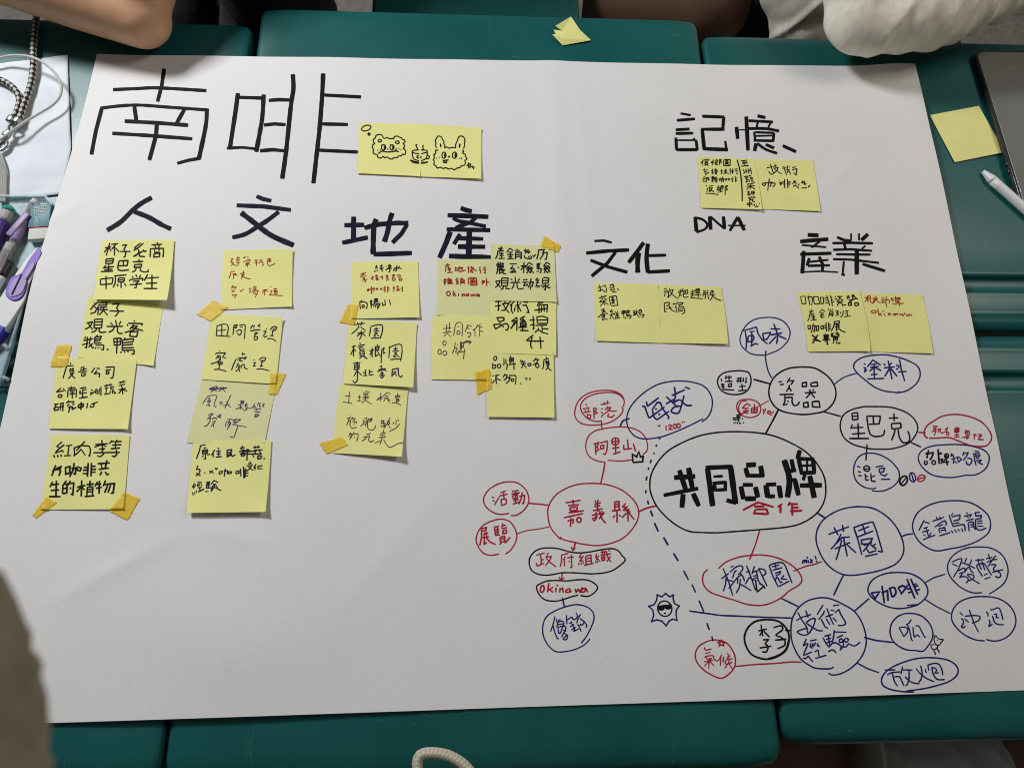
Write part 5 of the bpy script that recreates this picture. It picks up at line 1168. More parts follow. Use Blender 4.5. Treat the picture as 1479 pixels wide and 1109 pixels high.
c1.w(R(858, 406, 942, 1270), 13, 'blackpen', '''80 155 165 120; 115 85 150 215 95 205; 90 215 180 175; 180 115 250 90; s 240 95 270 170 260 240 240 245; 180 185 235 235; 335 95 440 80; 350 70 365 110; 395 55 390 100; 335 150 450 125; 420 90 430 130 400 150; 350 190 460 175; 380 170 400 235 490 235; 440 165 440 210; 500 155 545 205;
105 375 275 320; 155 310 170 370; 235 310 215 360; 200 370 115 455; 215 380 290 400; 120 460 270 420; 210 410 225 530; 215 450 135 545; 230 460 315 515; 330 350 345 440 360 520; 330 345 450 320 485 325 520 540; 375 540 515 525; 375 365 440 355; 400 345 405 400; 370 410 450 395; 380 430 440 420 430 460 385 460; 420 460 380 500; 410 470 450 490;
155 625 240 610; 200 595 200 680; 165 660 250 650; 215 660 160 730 80 800; 215 660 300 720; 185 730 235 715 230 770 190 775; 185 750 225 745; 175 740 180 850 240 830 300 835; 235 790 200 820; 390 625 340 665; 350 680 420 650; 370 640 400 690; 335 740 440 715; 400 690 345 835; 385 750 440 840; 470 660 440 740; 490 690 465 830; 520 655 500 690; 475 720 550 700; 510 700 510 820; 475 765 550 750; 480 815 575 795;
600 660 610 710 680 690 680 645 600 655; 605 685 680 668; 640 640 655 815; 760 630 700 660; 705 665 710 760; 710 670 775 650 770 690; 710 700 770 690; 715 735 790 725; 715 760 810 750 800 800 760 820; 690 790 690 825; 730 780 735 800; 880 640 850 660; 845 695 940 670; 885 650 890 745 860 740; 850 745 910 715; 915 620 925 700 990 800; 950 660 900 740; 1020 610 980 640; 975 640 985 720; 985 645 1040 635 1030 670; 985 690 1050 680; 990 720 1095 735 1060 790 1040 790; 1010 750 1000 770''')
c2 = Note([(950.2, 411), (1041.3, 414.4), (1051.5, 496.7), (955.6, 495.2)], 0.4, (0.4, 2.6, 0.4), 'sticky note with two small black lines, right of the pair at the centre', bow=(0.5, 1.5))
c2.w(R(952, 410, 1046, 1270), 12, 'blackpen', '''95 100 155 85; 85 150 165 130; 120 140 105 245; 130 170 185 155 180 260 150 260; 210 90 185 160; 200 130 285 110; 270 120 240 200 185 255; 215 150 270 220 370 290; 370 140 390 180; 440 120 410 180; 410 100 405 200 380 270; 410 200 440 240; 470 85 430 150; 450 140 555 115 560 180 530 200; 475 160 520 155 515 190 475 195; s 470 160 470 230 500 265 575 250;
615 160 700 135; 655 115 660 190; 605 200 700 180; 660 195 615 275; 650 230 690 225; 610 270 850 290; 715 100 715 150 785 145 785 95 710 105; 720 125 780 120; 710 180 800 165; 700 215 820 205; 760 150 765 265; 910 120 850 200; 860 125 900 170 905 230 895 295; 895 190 845 240; 960 120 920 190; 945 170 965 300; 1000 140 1050 130 1040 160; 985 175 1075 160; 1010 190 985 220; 1000 215 1095 205; 1040 190 1045 240 995 320; s 1060 235 1110 290 1215 325;
105 370 200 360 195 410 135 430; 100 370 105 540 145 545; 130 490 265 455; s 190 415 230 500 320 545; 340 345 360 355; 280 375 275 410; 285 390 470 365 450 400; 330 410 320 470; 330 430 345 560; 370 415 460 400; 420 400 395 440; 380 450 385 560; 380 460 480 445 505 555 440 590; 390 500 470 490; 400 530 470 525''')
p2 = Note([(1243, 423), (1331.9, 424.9), (1347.7, 510.3), (1257, 508)], 0, (0.2, 1.5, 0.4), 'sticky note with two red lines at the far right of the poster', bow=(0, 1.5))
r = R(1140, 320, 1360, 1479)
p2.w(R(1244, 422, 1340, 1270), 11, 'red_note', '''60 105 130 95 65 190; 75 95 130 165; 115 75 125 170; 115 75 175 70 180 155; 120 110 180 105; 120 140 180 135; 140 160 120 190; s 165 155 190 200 240 205; 265 65 265 120; 220 100 245 125; 300 90 270 125; 210 140 320 125; 260 135 220 200; 285 130 240 205; s 290 140 320 190 370 200; 385 110 440 100; 375 155 445 145; 420 150 395 200 450 190; 430 175 460 205; s 440 150 520 140 540 170 530 210; 480 80 470 200 485 285;
590 100 565 130 600 135; 620 110 580 160 625 160; s 600 215 650 230 700 205; 660 75 640 110; 640 115 740 105 740 155; 645 135 735 130; 645 160 735 155; 650 100 650 160; 700 165 720 215 735 265; 640 190 720 180; s 690 205 730 200 760 220 810 205; s 235 345 185 370 240 400 300 370 235 345; 315 310 340 450; 385 400 345 420 400 450; 430 400 460 460; 390 370 440 362; s 510 390 525 440 545 400 580 440; s 670 405 610 420 640 440 690 410 700 440; s 720 400 750 440 780 410 800 455 835 390; s 930 420 860 430 900 460 940 425 970 460''')
p1 = Note([(1150.6, 422), (1241.4, 420), (1257.2, 506.8), (1167, 508)], 1.0, (0.4, 1.5, 1.2), 'sticky note with four crowded black lines, left of the far right pair', bow=(2.2, 2.8))
r = R(1140, 400, 1270, 1201)
p1.w(r, 8.5, 'blackpen', '''150 262 170 358 225 355 210 255 150 262; 235 275 300 262 310 300 298 382; 250 245 275 375; 320 265 335 362 405 360 385 262 320 265; 415 270 425 360 455 355 460 275 415 270; w10 500 245 540 385; 470 285 505 278; 475 315 515 308; 475 345 525 340; w10 545 245 560 285 575 390; 545 275 575 268; 555 310 585 302; 565 345 600 325; w10 610 260 625 268; w10 605 300 640 290; w10 660 250 645 270; w10 650 265 710 260; w10 680 262 665 300 630 330; w10 670 290 720 310; w10 640 330 720 325; w10 665 330 640 385; w10 660 350 700 345 710 380 760 370;
w11 770 260 775 285 800 275 795 252 770 260; w11 835 245 840 265 865 258 860 240 835 245; w10 790 315 900 285; w10 850 275 830 320 800 340; w10 855 250 915 300; w11 785 345 795 380 830 375 825 340 785 345; w11 870 345 880 385 925 375 920 345 870 345; 290 425 295 440; 260 465 325 450; 285 450 300 475; 310 450 280 480; 270 495 335 485; 275 495 265 550 245 590; 300 505 290 530; 300 525 345 520; 300 550 345 545; 322 505 322 575; 280 580 365 568; 435 435 395 480; 435 435 480 465; 415 485 460 480; 415 510 465 505; 435 485 435 540; 420 545 470 535; 415 505 425 540;
525 415 528 450; 550 435 545 460; 580 425 565 455; 535 475 525 540; 530 475 585 465 580 520 565 520; 535 495 575 490; 535 510 575 508; 615 455 660 450; 640 450 645 510; 620 480 660 478; 615 515 665 500; 680 465 685 490; 720 450 715 500 685 540; 745 455 790 450; 770 450 775 525; 745 485 780 482; 730 530 820 520''')
p1.w(r, 11, 'blackpen', '''245 650 255 695 285 690 280 645 245 650; 300 655 345 645 335 730 320 720; 320 620 310 690 290 745; 360 655 365 718 390 712 392 650 360 655; 420 655 425 695 455 690 455 650 420 655; 490 605 498 730; 465 650 492 645; 465 680 495 678; 525 605 528 725; 525 640 555 635; 525 665 555 662; 530 692 560 690; 600 595 670 588 665 620 605 625; 600 595 600 640 560 725; 620 640 670 635; 635 625 632 665; 655 622 655 660; 605 665 680 660; 630 670 625 710 655 695; 650 670 690 715 750 738;
w16 305 770 340 810; w14 310 830 420 860; w16 380 770 350 830 310 885; w14 340 790 345 820; w14 335 825 420 862; 450 780 530 770; 480 755 485 775; 465 790 520 785 520 820 465 822 465 790; 465 805 520 803; 440 840 545 835; 470 860 510 858; 500 840 515 900 495 890; 560 755 600 750; 560 755 562 790 605 785; 575 755 575 785; 620 740 650 738; 615 760 670 755; 640 765 670 780; 560 795 670 790; 590 805 590 855; 590 805 645 800 645 850; 590 820 645 818; 590 838 645 835; 600 855 580 890; 630 852 635 885 675 885 675 865''')
# blank and folded notes lying on the desks
desk_h = lambda x, y: 0.0006
Note([(1343, 166.6), (1413.9, 153.2), (1451, 220), (1379, 234.5)], 0, (0.6, 1.4, 0.8), 'blank yellow sticky note lying on the green desk beside the tablet', base=desk_h, group='unused sticky notes on the desks')
NOTES.pop()
fv = [(802, 38, 9), (824.6, 24.5, 6), (853.6, 58.6, 1.5), (816, 56, 4), (812, 45, 5), (799.3, 43.4, 3), (797.6, 50.5, 6), (812.7, 66, 0.8), (804, 49, 4), (838, 44, 4), (809, 40, 3)]
FV = [at(a, b, z * 0.001 + 0.0006) for a, b, z in fv]
ff = [(0, 1, 9, 3, 4), (9, 2, 3), (5, 4, 3, 7), (6, 8, 3, 7), (3, 2, 7)]
fo = mesh_obj('folded_sticky_note', FV, ff, M['note'])
so = fo.modifiers.new('t', 'SOLIDIFY'); so.thickness = 0.00015
tag(fo, 'crumpled folded yellow sticky note on the desk above the poster', 'sticky note', 'unused sticky notes on the desks')


# ================================================================ tape
def tape(reg, q, label):
    x0, y0, k = reg
    c = [(x0 + q[i] / k, y0 + q[i + 1] / k) for i in range(0, 8, 2)]
    n, m = 26, 26
    V, Fc = [], []
    sd = random.random() * 90
    cx, cy = sum(p[0] for p in c) / 4, sum(p[1] for p in c) / 4
    for j in range(m + 1):
        for i in range(n + 1):
            u, v = i / n, j / m
            x = (1 - v) * ((1 - u) * c[0][0] + u * c[1][0]) + v * ((1 - u) * c[3][0] + u * c[2][0])
            y = (1 - v) * ((1 - u) * c[0][1] + u * c[1][1]) + v * ((1 - u) * c[3][1] + u * c[2][1])
            if j in (0, m):
                a = noise.noise(Vector((u * 5, sd + j, 0))) * 1.6
                dx, dy = c[3][0] - c[0][0], c[3][1] - c[0][1]
                L = math.hypot(dx, dy)
                x += dx / L * a; y += dy / L * a
            if i in (0, n):
                a = noise.noise(Vector((v * 9, sd + i, 3))) * 1.1
                dx, dy = c[1][0] - c[0][0], c[1][1] - c[0][1]
                L = math.hypot(dx, dy)
                x += dx / L * a; y += dy / L * a
            z = top_h(x, y) + 0.00065 + 0.00018 * abs(noise.noise(Vector((u * 3, v * 3, sd))))
            V.append(at(x, y, z))
    for j in range(m):
        for i in range(n):
            a = j * (n + 1) + i
            Fc.append((a, a + n + 1, a + n + 2, a + 1))
    o = mesh_obj('masking_tape', V, Fc, M['tape'], None, True)
    so = o.modifiers.new('t', 'SOLIDIFY'); so.thickness = 0.00008; so.offset = 1
    tag(o, label, 'tape', 'pieces of yellow tape on the sticky notes')


tape(R(60, 420, 260, 1479), (170, 580, 325, 580, 265, 812, 90, 810), 'strip of translucent yellow tape left of the second and third notes of the left column')
tape(R(30, 610, 230, 1479), (275, 790, 385, 850, 160, 1025, 125, 985), 'narrow torn yellow tape at the lower left corner of the bottom left note')
tape(R(30, 610, 230, 1479), (1105, 740, 1270, 810, 1140, 1045, 940, 945), 'wide yellow tape at the lower right corner of the bottom left note')
tape(R(270, 350, 450, 1479), (310, 690, 490, 770, 280, 940, 110, 855), 'crinkled yellow tape between the first two notes of the second column')
tape(R(250, 530, 430, 1479), (1160, 75, 1340, 80, 1230, 328, 1130, 325), 'yellow tape on the right edge of the second column')
tape(R(480, 370, 640, 1479), (215, 640, 350, 660, 290, 920, 90, 885), 'yellow tape at the left between the first two notes of the third column')
tape(R(450, 550, 610, 1479), (400, 745, 485, 850, 200, 975, 105, 835), 'yellow tape at the lower left corner of the bottom note of the third column')
tape(R(680, 500, 820, 1479), (60, 400, 290, 340, 325, 640, 100, 745), 'bright yellow tape beside the bottom note of the right-hand stack')
tape(R(690, 340, 830, 1479), (1020, 10, 1270, 160, 1225, 265, 955, 160), 'yellow tape at the upper right corner of the right-hand stack top note')
# ================================================================ things on the left desk
V, Fc, n = [], [], 40
C4 = [at(98, 80, 0.001), at(103, 214, 0.001), at(92, 281, 0.001), at(-90, 300, 0.001), at(-75, 102, 0.001)]
for j in range(n + 1):
    for i in range(n + 1):
        u, v = i / n, j / n
        rt = C4[0].lerp(C4[1], v / 0.66) if v < 0.66 else C4[1].lerp(C4[2], (v - 0.66) / 0.34)
        lf = C4[4].lerp(C4[3], v)
        p = rt.lerp(lf, u)
        z = 0.0012 + 0.0022 * abs(noise.noise(Vector((p.x * 16, p.y * 16, 5)))) + 0.0012 * abs(noise.noise(Vector((p.x * 40, p.y * 40, 9))))
        V.append((p.x, p.y, z))
for j in range(n):
    for i in range(n):
        a = j * (n + 1) + i
        Fc.append((a, a + 1, a + n + 2, a + n + 1))
o = mesh_obj('crumpled_paper_sheet', V, Fc, M['sheet'], None, True)
so = o.modifiers.new('t', 'SOLIDIFY'); so.thickness = 0.0002
tag(o, 'wrinkled white paper sheet under the lanyard at the upper left', 'paper')

# lanyard: two braided strands meeting at a metal clip
root = empty('lanyard', tuple(at(20, 180, 0.0)))
tag(root, 'black and beige braided lanyard with a metal clip on the white paper', 'lanyard')
zl = 0.0085
tube('cord', [at(58, 16, 0.004), at(53, 24, 0.006), at(50, 45, zl), at(48, 75, zl), at(48, 100, zl), at(44, 125, zl), at(36, 148, zl), at(28, 174, zl)], 0.0038, M['lanyard'], root, 16, plait=0.0150, step=0.0012)
tube('cord', [at(-40, 112, zl), at(-10, 113, zl), at(8, 119, zl), at(22, 130, zl), at(28, 144, zl), at(25, 160, zl), at(18, 173, zl)], 0.0036, M['lanyard'], root, 16, plait=0.0150, step=0.0012)
q = at(19, 176, 0.010)
bevel_box('cord_end', at(16, 173, 0.010), (0.008, 0.010, 0.008), M['steel'], root, 0.002, Matrix.Rotation(-0.3, 3, 'Z'))
bevel_box('cord_end', at(25, 175, 0.010), (0.008, 0.010, 0.008), M['steel'], root, 0.002, Matrix.Rotation(-0.3, 3, 'Z'))
tube('clip_ring', [at(17, 180, 0.010), at(24, 181, 0.012), at(22, 188, 0.010), at(14, 190, 0.009), at(13, 183, 0.010), at(17, 180, 0.010)], 0.0016, M['steel'], root, 8, step=0.001)
tube('clip_hook', [at(18, 188, 0.010), at(12, 198, 0.010), at(4, 206, 0.010), at(-2, 212, 0.009), at(1, 217, 0.008), at(8, 212, 0.008), at(10, 204, 0.009)], 0.0020, M['steel'], root, 10, step=0.001)
bevel_box('clip_lever', at(9, 192, 0.012), (0.006, 0.010, 0.003), M['steel'], root, 0.001, Matrix.Rotation(-0.6, 3, 'Z'))

o = tube('cable', [at(-60, 110, 0.006), at(-15, 92, 0.010), at(8, 82, 0.014), at(35, 81, 0.019), at(58, 88, 0.022), at(78, 104, 0.020), at(88, 122, 0.017), at(87, 138, 0.015), at(76, 152, 0.014), at(55, 165, 0.013), at(35, 177, 0.015), at(18, 189, 0.015), at(2, 201, 0.010), at(-20, 212, 0.006)], 0.0016, M['cable'], None, 12, step=0.002)
tag(o, 'thin white cable looping over the lanyard and the white paper', 'cable')
root = empty('grey_strap', tuple(at(5, 250, 0)))
tag(root, 'bundle of thin grey cords at the left edge below the lanyard', 'cord')
for k in range(4):
    tube('strand', [at(-8 + 3 * k, 222, 0.006), at(-2 + 3 * k, 240, 0.006 + 0.001 * (k % 2)), at(1 + 2.5 * k, 262, 0.006), at(-1 + 2.6 * k, 292, 0.006)], 0.0013, M['grey_plastic'], root, 8, step=0.004)

# ---- pencil case: shallow frosted tray
root = empty('pencil_case', tuple(at(20, 400, 0)))
tag(root, 'open frosted plastic pencil case partly under the left edge of the poster', 'pencil case')
cs = [at(-100, 288, 0), at(70, 288, 0), at(80, 300, 0), at(74, 340, 0), at(6, 556, 0), at(-4, 560, 0), at(-150, 545, 0)]
cs = [Vector((p.x, p.y, 0)) for p in cs]
cen = sum(cs, Vector((0, 0, 0))) / len(cs)


def ringpts(off, z):
    out = []
    for p in cs:
        d = (p - cen); d.normalize()
        out.append(Vector((p.x - d.x * off, p.y - d.y * off, z)))
    return out


V, Fc = [], []
levels = [(0.004, 0.0008), (0.002, 0.002), (0.0, 0.0068), (-0.0012, 0.0072), (-0.0012, 0.0080), (0.0012, 0.0080), (0.0025, 0.0070), (0.0045, 0.0026), (0.007, 0.0018)]
m = len(cs)
for off, z in levels: V += ringpts(off, z)
for l in range(len(levels) - 1):
    for i in range(m):
        a, b = l * m + i, l * m + (i + 1) % m
        Fc.append((a, a + m, b + m, b))
Fc.append(tuple(range(m)))
Fc.append(tuple(8 * m + i for i in range(m - 1, -1, -1)))
mesh_obj('tray', V, Fc, M['case'], root, False)
tube('hinge_rim', [at(62, 356, 0.0085), at(34, 440, 0.0085), at(8, 522, 0.0085), at(-2, 556, 0.0085)], 0.0017, M['case'], root, 8, step=0.01)
for a, b in (((12, 505), (6, 498)), ((4, 545), (12, 548))):
    tube('hinge_lug', [at(a[0], a[1], 0.010), at(b[0], b[1], 0.010)], 0.0022, M['case'], root, 8, step=0.01)


def rod(name, a, b, r, mat, parent, seg=16, rf=None, step=0.004):
    return tube(name, [a, b], r, mat, parent, seg, step=step, rfun=rf)


PZ = 0.0085
# two-ended marker: violet barrel with a teal end cap
root = empty('marker_pen', tuple(at(0, 350, 0)))
tag(root, 'violet marker pen with teal end and grey collar in the pencil case', 'pen')
rod('barrel', at(-30, 405, PZ), at(5, 321, PZ), 0.0068, M['deep_violet'], root)
rod('collar', at(5, 321, PZ), at(12, 305, PZ), 0.0066, M['grey_plastic'], root)
rod('end_cap', at(11.5, 306, PZ), at(16, 297, PZ), 0.0070, M['teal'], root, rf=lambda t: 1.0 if t < 0.5 else math.sqrt(max(0.02, 1 - ((t - 0.5) / 0.5) ** 2)))
root = empty('gel_pen', tuple(at(25, 330, 0)))
tag(root, 'clear gel pen with lilac clip beside the eraser', 'pen')
rod('barrel', at(-25, 440, PZ), at(20, 350, PZ), 0.0050, M['clear'], root)
rod('refill', at(-25, 440, PZ), at(22, 346, PZ), 0.0015, M['grey_plastic'], root)
rod('grip', at(20, 350, PZ), at(36, 318, PZ), 0.0052, M['lilac'], root)
bevel_box('clip', at(26, 324, PZ + 0.005), (0.008, 0.034, 0.0025), M['lilac'], root, 0.0012, Matrix.Rotation(-0.47, 3, 'Z'))
rod('nib', at(36, 318, PZ), at(40, 310, PZ), 0.0040, M['steel'], root, rf=lambda t: 1 - 0.6 * t)
root = empty('mechanical_pencil', tuple(at(10, 380, 0)))
tag(root, 'pale translucent mechanical pencil lying left of the correction tape', 'pencil')
rod('barrel', at(-20, 425, PZ), at(17, 353, PZ), 0.0060, M['grey_plastic'], root)
rod('grip', at(-4, 396, PZ + 0.0005), at(12, 363, PZ + 0.0005), 0.0063, M['clear'], root)
rod('tip', at(17, 353, PZ), at(20, 347, PZ), 0.0050, M['steel'], root, rf=lambda t: 1 - 0.7 * t)
root = empty('clip_pen', tuple(at(45, 310, 0)))
tag(root, 'clear pen with a dark spring lying between lilac pen and eraser', 'pen')
rod('barrel', at(22, 352, PZ - 0.001), at(48, 294, PZ - 0.001), 0.0042, M['clear'], root)
rod('spring', at(30, 334, PZ - 0.001), at(44, 303, PZ - 0.001), 0.0026, M['darkgap'], root)
rod('cap', at(47, 296, PZ - 0.001), at(53, 290, PZ - 0.001), 0.0046, M['white_plastic'], root)
root = empty('white_pen', tuple(at(0, 440, 0)))
tag(root, 'white pen with dark end lying left of the correction tape', 'pen')
rod('barrel', at(-40, 478, PZ - 0.001), at(2, 400, PZ - 0.001), 0.0050, M['white_plastic'], root)
rod('grip', at(2, 400, PZ - 0.001), at(14, 378, PZ - 0.001), 0.0048, M['darkgap'], root)
root = empty('ruler', tuple(at(40, 430, 0)))
tag(root, 'thin clear ruler lying along the right wall of the pencil case', 'ruler')
rulp = at(38, 408, 0.0035)
ruld = at(58, 362, 0.0035) - at(14, 480, 0.0035)
bevel_box('strip', (at(58, 362, 0.0035) + at(14, 480, 0.0035)) / 2, (0.010, ruld.length, 0.0015), M['clear'], root, 0.0004, Matrix.Rotation(math.atan2(ruld.y, ruld.x) - PI / 2, 3, 'Z'))
# eraser
root = empty('eraser', tuple(at(57, 322, 0)))
tag(root, 'white eraser in a dark teal printed sleeve inside the pencil case', 'eraser')
ea, eb = at(60, 296, 0.010), at(54, 346, 0.010)
ed = (eb - ea)
ang = math.atan2(ed.y, ed.x) + PI / 2
rotm = Matrix.Rotation(ang, 3, 'Z')
ec = (ea + eb) / 2 + Vector((0, 0, -0.0035))
bevel_box('rubber', ec, (0.022, ed.length, 0.0085), M['rubber'], root, 0.0015, rotm)
sc_ = ec + rotm @ Vector((0, 0.0075, 0))
bevel_box('sleeve', sc_, (0.0232, ed.length * 0.66, 0.0095), M['sleeve_blue'], root, 0.0006, rotm)
for i in range(6):
    for j in range(5):
        c_ = sc_ + rotm @ Vector((-0.006 + i * 0.0024, 0.0045 + j * 0.0021, 0.0049))
        bevel_box('printed_square', c_, (0.0018, 0.0015, 0.0001), M['eye_white'], root, 0, rotm)
bevel_box('printed_stripe', sc_ + rotm @ Vector((0, -0.0150, 0.0049)), (0.0225, 0.0009, 0.0001), M['red'], root, 0, rotm)
fc = bpy.data.curves.new('printed_word', 'FONT')
fc.body = 'LIGHT'
fc.size = 0.0052
fc.extrude = 0.00004
fc.align_x = 'CENTER'
to = bpy.data.objects.new('printed_word', fc)
scene.collection.objects.link(to)
to.matrix_world = Matrix.Translation(sc_ + rotm @ Vector((-0.001, -0.0075, 0.0050))) @ Matrix.Rotation(ang + PI / 2, 4, 'Z')
dg = bpy.context.evaluated_depsgraph_get()
mt = bpy.data.meshes.new_from_object(to.evaluated_get(dg))
for v in mt.vertices: v.co = to.matrix_world @ v.co
bpy.data.objects.remove(to)
mt.materials.clear(); mt.materials.append(M['eye_white'])
wo = bpy.data.objects.new('printed_word', mt)
link(wo, root)
wo.matrix_parent_inverse = Matrix.Translation(root.location).inverted()
# correction tape
root = empty('correction_tape', tuple(at(30, 410, 0)))
tag(root, 'white correction tape roller with a see-through violet window', 'correction tape')


def slab(name, outline, z0, z1, mat, parent, inset=0.0015, lift=0.0):
    P = [at(x, y, z1) for x, y in outline]
    P = [Vector((p.x, p.y, 0)) for p in catmull(P + [P[0]], 0.004)[:-1]]
    if sum(P[i].x * P[(i + 1) % len(P)].y - P[(i + 1) % len(P)].x * P[i].y for i in range(len(P))) < 0: P.reverse()
    c = sum(P, Vector((0, 0, 0))) / len(P)
    lv = [(0, z0), (0, z1 - inset), (inset * 0.3, z1 - inset * 0.3), (inset, z1)]
    V, Fc = [], []
    k = len(P)
    for off, z in lv:
        for i, p in enumerate(P):
            t = (P[(i + 1) % k] - P[i - 1]).normalized()
            nn = Vector((-t.y, t.x, 0))
            V.append(Vector((p.x, p.y, z)) + nn * off)
    for l in range(3):
        for i in range(k):
            a, b = l * k + i, l * k + (i + 1) % k
            Fc.append((a, b, b + k, a + k))
    Fc.append(tuple(range(k - 1, -1, -1)))
    Fc.append(tuple(3 * k + i for i in range(k)))
    o = mesh_obj(name, V, Fc, mat, parent, False)
    for p in o.data.polygons:
        if len(p.vertices) == 4: p.use_smooth = True
    return o


slab('body', [(53, 357), (62, 366), (56, 385), (42, 410), (36, 432), (22, 455), (8, 474), (-14, 495), (-30, 480), (-12, 450), (2, 425), (20, 398), (38, 372)], 0.002, 0.0125, M['white_plastic'], root)
slab('window', [(54, 358), (60, 364), (52, 382), (40, 400), (38, 412), (32, 428), (20, 434), (9, 428), (8, 418), (16, 400), (30, 394), (42, 374)], 0.0124, 0.0142, M['violet'], root, 0.001)
slab('guide', [(46, 378), (50, 382), (38, 402), (32, 400)], 0.0141, 0.0152, M['lilac'], root, 0.0005)
slab('gear', [(20, 402), (34, 398), (38, 406), (30, 424), (14, 428), (12, 416)], 0.0141, 0.0150, M['lilac'], root, 0.0005)
tube('shaft', [at(31, 396, 0.0155), at(17, 425, 0.0155)], 0.0007, M['deep_violet'], root, 6, step=0.01)
slab('heel', [(8, 472), (0, 484), (-14, 497), (-30, 500), (-34, 482), (-14, 466)], 0.0018, 0.0130, M['blue_tip'], root)

# ================================================================ right: tablet and stylus
root = empty('tablet', (0.77, 0.33, 0))
tag(root, 'grey tablet in a smoky transparent case at the right edge', 'tablet')


def rrect(cx, cy, w, h, r, ang, z):
    out = []
    for (sx, sy, a0) in ((1, 1, 0), (-1, 1, 90), (-1, -1, 180), (1, -1, 270)):
        for k in range(7):
            a = math.radians(a0 + 15 * k)
            p = Vector((sx * (w / 2 - r) + r * math.cos(a), sy * (h / 2 - r) + r * math.sin(a), 0))
            out.append(Matrix.Rotation(ang, 3, 'Z') @ p + Vector((cx, cy, z)))
    return out


def rbody(name, cx, cy, w, h, r, ang, lv, mat, parent):
    V, Fc = [], []
    k = 28
    for off, z in lv: V += rrect(cx, cy, w - 2 * off, h - 2 * off, max(0.001, r - off), ang, z)
    for l in range(len(lv) - 1):
        for i in range(k):
            a, b = l * k + i, l * k + (i + 1) % k
            Fc.append((a, b, b + k, a + k))
    Fc.append(tuple(range(k - 1, -1, -1)))
    Fc.append(tuple((len(lv) - 1) * k + i for i in range(k)))
    o = mesh_obj(name, V, Fc, mat, parent, False)
    for p in o.data.polygons:
        if len(p.vertices) == 4: p.use_smooth = True
    return o


ang = 0.012
W_, H_ = 0.188, 0.262
cx = 0.6495 + W_ / 2
cy = 0.431 - H_ / 2
rbody('protective_case', cx, cy, W_, H_, 0.014, ang, [(0.002, 0.0006), (0, 0.003), (0, 0.0095), (0.001, 0.0105), (0.0022, 0.0105), (0.003, 0.0095), (0.003, 0.004)], M['case_dark'], root)
rbody('body', cx, cy, W_ - 0.0064, H_ - 0.0064, 0.011, ang, [(0.001, 0.0030), (0, 0.004), (0, 0.0088), (0.0008, 0.0096)], M['grey_plastic'], root)
rbody('screen', cx, cy, W_ - 0.0085, H_ - 0.0085, 0.010, ang, [(0, 0.0090), (0, 0.00975)], M['screen'], root)
for dy in (-0.056, -0.068):
    bevel_box('button', (cx - W_ / 2 + 0.0006, cy + dy, 0.0065), (0.0035, 0.0085, 0.0035), M['darkgap'], root, 0.001)
bevel_box('lens_cover', (cx - W_ / 2 + 0.0010, cy + H_ / 2 - 0.030, 0.0068), (0.003, 0.010, 0.0035), M['darkgap'], root, 0.001)
M['stylus'] = basic('stylus_white', (0.84, 0.84, 0.83), 0.35, 0.01, 20)
root = empty('stylus', tuple(at(1450, 275, 0)))
tag(root, 'white stylus pen pointing up left beside the tablet', 'stylus')
a, b = at(1434, 261, 0.0052), at(1479, 301, 0.0052)
d = (b - a).normalized()
tube('barrel', [a, a + d * 0.128], 0.0060, M['stylus'], root, 12, step=0.01)
tube('tip', [at(1420, 248, 0.0035), a], 0.0060, M['stylus'], root, 12, step=0.0015, rfun=lambda t: 0.45 + 0.55 * min(1, t * 1.15))
tube('band', [a + d * 0.044, a + d * 0.0446], 0.00612, M['grey_plastic'], root, 8, step=0.01)

# ================================================================ people
def wrinkle(a, f, s=0.0, ax=None):
    def fn(co, n):
        q = Vector((co.x * f, co.y * f, co.z * f + s))
        v = noise.noise(q) * 0.6 + noise.noise(q * 2.3) * 0.3
        rg = 1 - abs(noise.noise(Vector((q.x * 1.4 + q.y, q.y * 0.7 - q.x * .5, q.z)))) * 2
        return a * (v + 0.9 * max(0, rg) ** 3 - 0.3)
    return fn


def hand(root_p, dirv, side, up):
    """capsules of a relaxed hand: palm, four bent fingers of unequal length and a thumb from its side"""
    d = Vector(dirv).normalized(); s = Vector(side).normalized(); u = Vector(up).normalized()
    p = Vector(root_p)
    caps = []
    for k, off in enumerate((-0.028, -0.010, 0.009, 0.027)):
        caps.append((p, 0.020, p + d * 0.075 + s * off, 0.0125))
        L = (0.062, 0.075, 0.070, 0.052)[k]
        b = p + d * 0.085 + s * off * 1.1
        m1 = b + d * L * 0.45 - u * 0.006
        m2 = m1 + d * L * 0.28 - u * 0.012
        e = m2 + d * L * 0.20 - u * 0.014
        caps += [(p + d * 0.075 + s * off, 0.0115, b, 0.0095), (b, 0.0095, m1, 0.0085), (m1, 0.0085, m2, 0.0078), (m2, 0.0078, e, 0.0068)]
    t0 = p + d * 0.022 - s * 0.030
    t1 = t0 + d * 0.030 - s * 0.026 - u * 0.008
    t2 = t1 + d * 0.030 - s * 0.006 - u * 0.006
    caps += [(p, 0.018, t0, 0.014), (t0, 0.013, t1, 0.011), (t1, 0.0105, t2, 0.0085)]
    return caps


